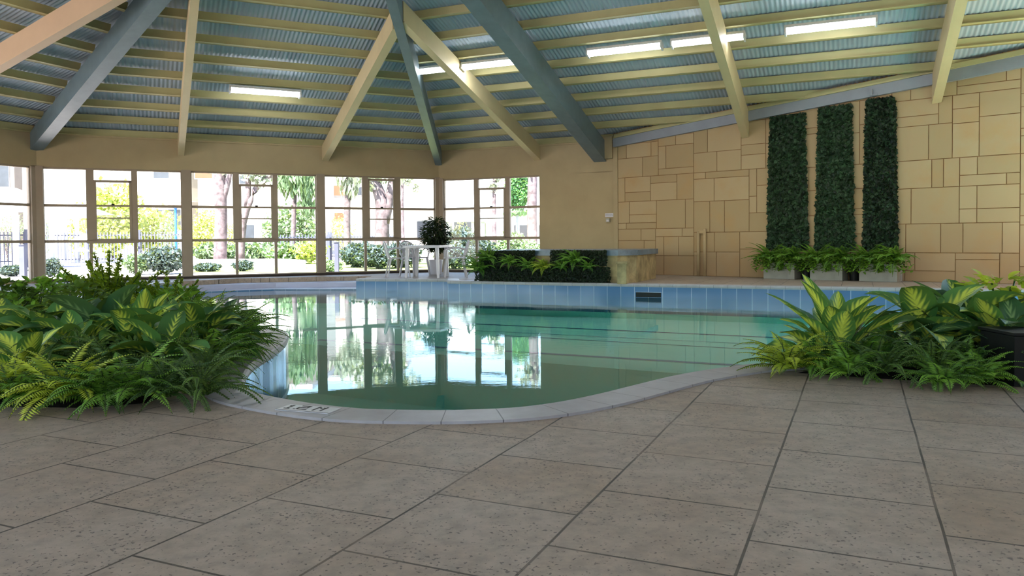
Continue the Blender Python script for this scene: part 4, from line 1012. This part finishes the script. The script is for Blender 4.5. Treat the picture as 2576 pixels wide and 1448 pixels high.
# ================================================================== garden outside
GZ = -.06
g = MB(); rm_ = [tuple(q[:2]) for q in room]; ar_ = sum(rm_[i][0]*rm_[(i+1) % 8][1]-rm_[(i+1) % 8][0]*rm_[i][1] for i in range(8)); rm_ = offset(rm_, .17 if ar_ > 0 else -.17)
vs, ts = tess([[(-90, -60), (90, -60), (90, 160), (-90, 160)], rm_], GZ); g.add(vs, up_tris(vs, ts)); struct(g.build('ground', 'path'))
lawn = MB(); pl_ = [at(480, 690, 22.0), at(1360, 690, 21.2), at(1360, 690, 31), at(900, 690, 33), at(700, 690, 33), at(600, 690, 30), at(480, 690, 27)]
vs, ts = tess([[tuple(q[:2]) for q in pl_]], GZ+.01); lawn.add(vs, up_tris(vs, ts)); struct(lawn.build('lawn', 'lawn'))
kb = MB(); kp = [at(480, 690, 27.5), at(620, 690, 27.5), at(690, 690, 27.3), at(725, 690, 26.2), at(750, 690, 25.0)]
for i in range(4):
    A, B = kp[i].copy(), kp[i+1].copy(); A[2] = B[2] = GZ+.14; kb.bar(A, B, .5, .28)
tag(kb.build('garden_kerb', 'path'), 'low pink grey garden kerb curving behind the lawn', 'kerb')

def crown(mb, c, R, N, ls, rg, sq=(1, 1, 1), hang=0, shell=.55):
    for i in range(N):
        d = P([rg.gauss(0, 1), rg.gauss(0, 1), rg.gauss(0, 1)]); d /= np.linalg.norm(d); rr = rg.uniform(shell, 1)
        lump = 1+.18*math.sin(d[0]*5+c[0])*math.cos(d[1]*4+d[2]*5)
        q = c+d*P(sq)*R*rr*lump; nrm = P([rg.gauss(0, 1), rg.gauss(0, 1), rg.gauss(0, 1)+.3]); nrm /= np.linalg.norm(nrm)
        t = np.cross(nrm, P([rg.gauss(0, 1), rg.gauss(0, 1), rg.gauss(0, 1)-hang])); t /= np.linalg.norm(t)
        if hang: t = t*.4+P([0, 0, -1])*.9; t /= np.linalg.norm(t)
        s_ = np.cross(nrm, t); L = ls*rg.uniform(.6, 1.3); w_ = L*(.32 if not hang else .16)
        mb.add([q-t*L*.5, q-s_*w_, q+t*L*.5, q+s_*w_], [(0, 1, 2, 3)], None, 0, rg.random()+.001)
def shrub(px_, ybase, ytop, wpx, Y, mat, label, grp='shrubs in the garden', seed=0, N=700, ls=None, z=None, cat='shrub', hang=0):
    rg = random.Random(seed*13+int(px_)); A = at(px_, ybase, Y); B = at(px_, ytop, Y); zb = GZ if z is None else z; H = B[2]-zb; W = wpx/f_px*Y*1.18
    r = empty('garden_shrub' if cat == 'shrub' else 'garden_tree', (A[0], A[1], zb)); st = MB(); lf = MB()
    for k in range(5): a = k*1.3; st.tube([(0, 0, 0), (W*.12*math.cos(a), W*.12*math.sin(a), H*.35), (W*.28*math.cos(a), W*.28*math.sin(a), H*.7)], [.03, .02, .008], 5)
    st.build('stems', 'bark', r)
    crown(lf, P([0, 0, H*.54]), 1., N, ls or max(.06, W*.09), rg, (W/2, W/2*.8, H*.5), hang, .4); lf.build('foliage', mat, r)
    tag(r, label, cat, grp); return r
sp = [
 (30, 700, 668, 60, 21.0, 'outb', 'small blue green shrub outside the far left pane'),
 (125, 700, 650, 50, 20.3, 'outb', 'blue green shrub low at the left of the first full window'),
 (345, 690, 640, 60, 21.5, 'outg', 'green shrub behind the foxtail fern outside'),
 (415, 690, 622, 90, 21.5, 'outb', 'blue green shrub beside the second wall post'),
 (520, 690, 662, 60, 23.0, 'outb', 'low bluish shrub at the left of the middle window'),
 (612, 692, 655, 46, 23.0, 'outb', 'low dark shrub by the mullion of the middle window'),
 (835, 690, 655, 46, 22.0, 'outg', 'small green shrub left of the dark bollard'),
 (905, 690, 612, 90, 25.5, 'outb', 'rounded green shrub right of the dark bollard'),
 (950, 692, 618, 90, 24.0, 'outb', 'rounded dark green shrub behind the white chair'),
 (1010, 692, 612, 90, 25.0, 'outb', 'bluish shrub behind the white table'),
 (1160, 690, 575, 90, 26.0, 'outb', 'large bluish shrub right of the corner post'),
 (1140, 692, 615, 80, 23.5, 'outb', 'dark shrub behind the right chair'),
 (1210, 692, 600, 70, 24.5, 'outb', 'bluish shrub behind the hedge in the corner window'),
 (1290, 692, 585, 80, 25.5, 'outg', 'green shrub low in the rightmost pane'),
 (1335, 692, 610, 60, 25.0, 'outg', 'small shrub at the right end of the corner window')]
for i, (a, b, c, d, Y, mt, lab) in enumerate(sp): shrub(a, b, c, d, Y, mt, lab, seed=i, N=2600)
sp2 = [
 (545, 672, 612, 110, 34.5, 'outg', 'clipped spreading shrub left of the middle sash', 1200),
 (640, 672, 612, 120, 34, 'outg', 'spreading green shrub behind the middle sash', 1300),
 (725, 676, 612, 110, 29, 'outg', 'green shrub in front of the pale fence, middle window', 1300),
 (780, 676, 605, 80, 30, 'outy', 'yellowish shrub beside the third wall post', 900),
 (520, 640, 528, 76, 39, 'outy', 'round yellow green bush in the middle window', 1500),
 (575, 640, 560, 50, 38.5, 'outy', 'smaller yellow green bush right of the round one', 900),
 (285, 630, 462, 130, 40, 'outy', 'large yellow green tree crown in the left sash', 2200),
 (385, 640, 520, 110, 39, 'outy', 'yellow green bush below the white balcony', 1500),
 (425, 630, 540, 50, 37, 'outg', 'small green bush by the bright blue post', 700),
 (200, 620, 535, 60, 38, 'outy', 'yellow green bush behind the carport post', 900),
 (105, 625, 545, 44, 37, 'outg', 'green bush left of the carport post', 700),
 (18, 625, 535, 36, 37, 'outg', 'green bush in the far left pane, left one', 600),
 (52, 625, 535, 36, 37, 'outg', 'green bush in the far left pane, right one', 600),
 (860, 640, 540, 60, 41, 'outy', 'yellow green bush low in the third window', 900),
 (1160, 600, 545, 36, 35, 'outy', 'small yellow bush under the carport roof at right', 600),
 (740, 640, 510, 110, 37, 'outg', 'palm like green bush in the right pane of the middle window', 1600),
 (690, 645, 540, 60, 38, 'outg', 'green bush behind the middle sash', 900)]
for i, (a, b, c, d, Y, mt, lab, N) in enumerate(sp2): shrub(a, b, c, d, Y+[0, 3.2, 1.6][i % 3], mt, lab, 'bushes beyond the fence', seed=40+i, N=N)
def tree(px_, ybase, Y, trunk, wid, crowns, mat, label, seed):
    rg = random.Random(seed); A = at(px_, ybase, Y); base = P([A[0], A[1], GZ]); r = empty('garden_tree', base); t = MB(); first = None
    for tr_ in trunk:
        pts = [at(x_, y_, Y)-base for (x_, y_) in tr_[0]]; n_ = len(pts); t.tube(catmull(pts, 3), list(np.linspace(tr_[1], tr_[2], (n_-1)*3+1)), 8)
    t.build('trunk', 'bark', r, True); lf = MB()
    for (x_, y_, rp, N, hang) in crowns: crown(lf, at(x_, y_, Y)-base, rp/f_px*Y, N, .22 if not hang else .45, rg, (1, .8, 1), hang, .2)
    lf.build('foliage', mat, r); tag(r, label, 'tree', 'trees in the garden'); return r
tree(945, 655, 27, [([(958, 668), (962, 560), (958, 500), (940, 450), (930, 400)], .28, .16), ([(966, 560), (985, 470), (990, 380)], .2, .1)], .3,
     [(930, 420, 60, 500, 0), (990, 400, 60, 400, 0), (940, 470, 16, 60, 0)], 'outgum', 'pale trunked gum tree forking in the third window', 1)
tree(880, 655, 32, [([(874, 668), (873, 560), (876, 430)], .16, .12)], .2, [(880, 470, 28, 260, 1), (868, 430, 40, 300, 1)], 'outgum', 'thin trunk with hanging leaves left of the gum tree', 2)
tree(560, 655, 33, [([(553, 668), (556, 540), (552, 430), (556, 380)], .3, .22), ([(556, 520), (575, 450), (580, 400)], .15, .1)], .3, [(560, 380, 70, 300, 0)], 'outgum', 'pale thick tree trunk in the left pane of the middle window', 3)
tree(600, 655, 31, [([(605, 660), (612, 560), (640, 480), (665, 455), (690, 435)], .17, .08), ([(622, 520), (625, 440), (622, 400)], .14, .08)], .2, [(650, 440, 40, 300, 0), (620, 410, 50, 250, 0)], 'outgum', 'leaning purplish trunk inside the middle sash', 4)
tree(745, 655, 34, [([(735, 665), (740, 520), (745, 430)], .12, .08)], .2, [(725, 455, 40, 420, 1), (765, 470, 36, 420, 1), (745, 420, 60, 500, 1), (775, 520, 24, 160, 1)], 'outg', 'tree with hanging willow like foliage in the middle window', 5)
tree(1338, 655, 29, [([(1340, 668), (1338, 540), (1340, 430), (1338, 380)], .2, .16)], .2, [(1330, 400, 40, 200, 0)], 'outgum', 'pale gum trunk at the right edge of the corner window', 6)
tree(1010, 655, 38, [([(1018, 668), (1012, 560), (1012, 440)], .1, .06)], .2, [(1020, 448, 22, 120, 0), (1045, 470, 14, 60, 0)], 'outgum', 'thin sapling beside the fourth wall post', 8)
tree(1240, 655, 36, [([(1246, 668), (1243, 540), (1244, 430)], .1, .08)], .2, [(1240, 470, 16, 120, 0), (1252, 440, 20, 120, 0)], 'outgum', 'thin grey tree in the corner sash', 9)
# clipped vivid green tree
A = at(1303, 650, 33); base = P([A[0], A[1], GZ]); r_ = empty('garden_tree', base); t = MB(); t.tube([(0, 0, 0), (0, 0, 2.2)], [.09, .08], 8); t.build('trunk', 'outb' if False else 'greymetal', r_)
lf = MB(); rg = random.Random(3); cc_ = at(1303, 470, 33)-base; crown(lf, cc_, 1, 4200, .16, rg, (.52, .5, 1.0), 0, .5); crown(lf, at(1305, 535, 33)-base, 1, 500, .16, rg, (.6, .5, .15), 0, .2); lf.build('foliage', 'vivid', r_)
tag(r_, 'clipped vivid green tree in the rightmost pane', 'tree')

# fences -----------------------------------------------------------
def fence(A, B, h, n, label, mat='fencep'):
    A = P([A[0], A[1], GZ]); B = P([B[0], B[1], GZ]); r = empty('picket_fence', A); d = B-A; L_ = np.linalg.norm(d); u = d/L_
    k = int(L_/2.4)+1
    for i in range(k+1): b = MB(); b.cbox(u*min(L_-.05, max(.05, L_*i/k))+Z3*(h+.1)/2, .09, .09, h+.1, math.atan2(u[1], u[0])); b.build('post', mat, r)
    for z in (.2, h-.15): b = MB(); b.box(P([0, 0, z]), u*L_, P([-u[1], u[0], 0])*.03, Z3*.05); b.build('rail', mat, r)
    b = MB(); m_ = int(L_/.13)
    for i in range(m_): b.box(u*(L_*i/m_)+P([u[1], -u[0], 0])*.03, u*.035, P([u[1], -u[0], 0])*.02, Z3*h)
    b.build('picket_panel', mat, r); tag(r, label, 'fence', 'picket fences across the garden'); return r
fence(at(-60, 640, 29), at(70, 640, 29.5), 1.35, 1, 'blue grey picket fence in the far left pane')
fence(at(95, 640, 32), at(345, 640, 32.6), 1.35, 1, 'blue grey picket fence across the left sash and carport')
fence(at(348, 640, 32.9), at(480, 640, 33.2), 1.35, 1, 'blue grey picket fence below the white balcony')
fence(at(690, 640, 33.5), at(830, 640, 34), 1.2, 1, 'picket fence beside the third wall post')
fence(at(830, 640, 34.2), at(1010, 640, 34.5), 1.2, 1, 'thin picket fence behind the gum tree')

# buildings ---------------------------------------------------------
def building(name, x0, x1, Yb, ztop, mat, label, wins=(), seed=0, depth=8):
    A = at(x0, 600, Yb); B = at(x1, 600, Yb); base = P([A[0], Yb, GZ]); r = empty(name, base)
    b = MB(); b.box(P([0, 0, 0]), P([B[0]-A[0], 0, 0]), P([0, depth, 0]), Z3*ztop); b.build('walls', mat, r)
    b = MB(); b.box(P([-.4, -.5, ztop+.005]), P([B[0]-A[0]+.8, 0, 0]), P([0, depth+1, 0]), Z3*.35); b.build('roof', 'roofw', r)
    for (wa, wb, ya, yb, mt) in wins:
        p0 = at(wa, yb, Yb)-base; p1 = at(wb, ya, Yb)-base
        b = MB(); b.box(P([p0[0]-.06, -.06, p0[2]-.06]), P([p1[0]-p0[0]+.12, 0, 0]), P([0, .05, 0]), Z3*(p1[2]-p0[2]+.12)); fr = b.build('window', 'white', r)
        b = MB(); b.box(P([p0[0], -.09, p0[2]]), P([p1[0]-p0[0], 0, 0]), P([0, .02, 0]), Z3*(p1[2]-p0[2])); b.build('pane', mt, fr)
    tag(r, label, 'building'); return r
bA = building('apartment_building', 60, 470, 52, 9, 'cream', 'cream apartment building with a white balcony behind the left window', [(388, 425, 424, 450, 'wing'), (393, 455, 527, 575, 'wing'), (100, 128, 560, 600, 'wing')])
p = MB(); q0 = at(385, 505, 50)-P(bA.location); q1 = at(470, 470, 50)-P(bA.location)
p.box(P([q0[0], -1.8, q0[2]]), P([q1[0]-q0[0], 0, 0]), P([0, 1.75, 0]), Z3*(q1[2]-q0[2])); p.build('balcony', 'cream', bA)
p = MB(); zt = q1[2]+.55
p.box(P([q0[0], -1.8, zt]), P([q1[0]-q0[0], 0, 0]), P([0, .05, 0]), Z3*.06)
for i in range(6): p.box(P([q0[0]+(q1[0]-q0[0]-.06)*i/5, -1.8, q1[2]]), P([.06, 0, 0]), P([0, .05, 0]), Z3*.55)
p.build('balcony_rail', 'greymetal', bA)
building('apartment_building', -190, 40, 62, 11, 'tan', 'pale brick building with a dark window in the far left pane', [(0, 22, 415, 470, 'wing')])
building('apartment_building', 500, 770, 50, 8, 'cream', 'cream building with tan bands behind the middle window', [(558, 578, 436, 470, 'wing'), (603, 620, 440, 462, 'wing'), (492, 534, 434, 448, 'terra'), (603, 640, 565, 600, 'wing')])
building('apartment_building', 790, 985, 64, 10, 'cream', 'cream building with terracotta window surrounds in the third window', [(840, 868, 466, 492, 'terra'), (842, 868, 535, 552, 'terra'), (900, 925, 470, 490, 'wing')])
# house with a pale pitched roof at right
def house(x0, x1, Yb, ze, zr, label, xr=.5):
    A = at(x0, 600, Yb); B = at(x1, 600, Yb); base = P([A[0], Yb, GZ]); r = empty('bungalow', base); W = B[0]-A[0]
    b = MB(); b.box(P([0, .6, 0]), P([W, 0, 0]), P([0, 7, 0]), Z3*ze); b.build('walls', 'cream', r)
    b = MB(); v = [(-.5, -.3, ze), (W+.5, -.3, ze), (W+.5, 8.3, ze), (-.5, 8.3, ze), (W*.3, 4, zr), (W*.7, 4, zr)]; v2 = [(a_1, b_1, c_1+.15) for a_1, b_1, c_1 in v[:4]]
    b.add(v+v2, [(6, 7, 5, 4), (7, 8, 5), (8, 9, 4, 5), (9, 6, 4), (0, 3, 2, 1), (0, 1, 7, 6), (1, 2, 8, 7), (2, 3, 9, 8), (3, 0, 6, 9)]); b.build('roof', 'roofw', r)
    b = MB(); b.box(P([-.5, -.42, ze-.08]), P([W+1, 0, 0]), P([0, .1, 0]), Z3*.22); b.build('gutter', 'greymetal', r)
    for i in range(2): b = MB(); b.box(P([W*(.2+.4*i), .5, .9]), P([1.4, 0, 0]), P([0, .08, 0]), Z3*1.1); b.build('window', 'wing', r)
    tag(r, label, 'house'); return r
house(1000, 1235, 44, 2.75, 5.2, 'bungalow with a pale hipped roof behind the corner post')
house(1262, 1420, 58, 3.0, 4.6, 'grey roofed bungalow low in the rightmost pane')
# carports / pavilion
def pavilion(x0, x1, Yb, zr, zt, posts, label, roofed=True):
    A = at(x0, 600, Yb); B = at(x1, 600, Yb); base = P([A[0], Yb, GZ]); r = empty('pavilion', base); W = B[0]-A[0]; D = W*.8
    b = MB(); v = [(0, 0, zr+.2), (W, 0, zr+.2), (W, D, zr+.2), (0, D, zr+.2), (W*.4, D/2, zt), (W*.6, D/2, zt)]; b.add(v, [(0, 1, 5, 4), (1, 2, 5), (2, 3, 4, 5), (3, 0, 4), (0, 3, 2, 1)]); b.build('roof', 'roofw', r)
    b = MB(); b.box(P([0, -.06, zr]), P([W, 0, 0]), P([0, .06, 0]), Z3*.2); b.build('fascia', 'greymetal', r)
    for px_ in posts:
        q = at(px_, 600, Yb)-base
        for yy in (.1, D-.3): b = MB(); b.cbox((q[0], yy, zr/2), .14, .14, zr); b.build('post', 'roofw', r)
    tag(r, label, 'pavilion'); return r
pavilion(-150, 75, 27, 2.0, 2.95, (-60, 35), 'white hipped pavilion roof in the far left pane')
pavilion(92, 232, 34, 2.0, 2.7, (106, 140), 'white carport roof on posts in the first full window')
pavilion(1115, 1275, 30, 1.6, 2.0, (1125, 1190, 1215), 'low carport with grey fascia behind the bluish shrub')
# pale patio umbrella, lamps, bollards, posts
A = at(205, 640, 25); r_ = empty('garden_lamp', (A[0], A[1], GZ)); b = MB(); b.tube([(0, 0, 0), (0, 0, .62)], .02, 8); b.build('pole', 'greymetal', r_); b = MB(); b.tube([(0, 0, .62), (0, 0, .66), (0, 0, .75)], [.24, .24, .05], 14); b.build('lamp_shade', 'greymetal', r_)
tag(r_, 'thin garden lamp with a wide shade in the first full window', 'lamp')
for i, (px_, Y, ht, wd_, mt, lab) in enumerate(((847, 21.2, .85, .11, 'fencep', 'dark square bollard in the third window'), (58, 19.6, .85, .13, 'fencep', 'dark blue grey bollard in the far left pane'))):
    A = at(px_, 640, Y); r_ = empty('bollard', (A[0], A[1], GZ)); b = MB(); b.cbox((0, 0, ht/2), wd_, wd_, ht); b.build('shaft', mt, r_); b = MB(); b.cbox((0, 0, ht+.012), wd_+.03, wd_+.03, .02); b.build('cap', mt, r_); tag(r_, lab, 'bollard')
A = at(443, 600, 36); r_ = empty('blue_post', (A[0], A[1], GZ)); b = MB(); b.tube([(0, 0, 0), (0, 0, 2.5)], .06, 8); b.build('pole', 'bluepost', r_); b = MB(); b.tube([(0, 0, 2.5), (0, 0, 2.56)], .09, 8); b.build('cap', 'bluepost', r_); tag(r_, 'bright blue post below the white balcony', 'post')
A = at(215, 600, 26); r_ = empty('patio_umbrella', (A[0], A[1], GZ)); b = MB(); b.tube([(0, 0, 0), (0, 0, 1.15)], .02, 6); b.build('pole', 'white', r_); b = MB(); b.tube([(0, 0, .92), (0, 0, 1.22)], [.62, .02], 8, True); b.build('canopy', 'white', r_); tag(r_, 'low white parasol in front of the picket fence', 'parasol')

# ------------------------------------------------------------------ daylight
wd = bpy.data.worlds.new('sky'); SC.world = wd; wd.use_nodes = True; nt = wd.node_tree; bg = nt.nodes['Background']
sk = nd(nt, 'ShaderNodeTexSky', sky_type='NISHITA'); sk.sun_disc = False; sk.sun_elevation = math.radians(50); sk.sun_rotation = math.radians(200); sk.air_density = 1.0; sk.dust_density = .6
nt.links.new(sk.outputs[0], bg.inputs[0]); bg.inputs[1].default_value = .42
sl = bpy.data.lights.new('sun', 'SUN'); sl.energy = 24; sl.angle = .01; sl.color = (1, .95, .86)
so = bpy.data.objects.new('sun', sl); COL.objects.link(so)
sdir = V((.25, .62, -1.25)).normalized(); so.rotation_euler = sdir.to_track_quat('-Z', 'Y').to_euler(); so.location = (-6, -6, 14)
def portal(A, u, n_, t0, t1, z0, z1):
    c = A+u*(t0+t1)/2+Z3*(z0+z1)/2-n_*.25; l = bpy.data.lights.new('window_portal', 'AREA'); l.shape = 'RECTANGLE'; l.size = abs(t1-t0); l.size_y = z1-z0
    l.cycles.is_portal = True; o = bpy.data.objects.new('window_portal', l); COL.objects.link(o)
    z = V(-n_); x = V(u); y = z.cross(x); Mx = Matrix((x, y, z)).transposed().to_4x4()
    # area lights shine along local -Z: aim that inwards
    Mx.translation = V(c); o.matrix_world = Mx
portal(c2, ua, na, -8.9, -.1, 0, HD); portal(c2, ub, nb, .1, 2.84, 0, HD); portal(c1, u0, n0, -8.9, -.1, 0, HD)
for A, B, n_ in bw:
    u = (B-A)/np.linalg.norm(B-A); portal(A, u, n_, .1, np.linalg.norm(B-A)-.1, .1 if A is bw[0][0] else 1.15, HD)
vs_ = SC.view_settings; vs_.view_transform = 'Standard'; vs_.look = 'None'; vs_.gamma = 1; vs_.use_curve_mapping = False; vs_.exposure = 1.06
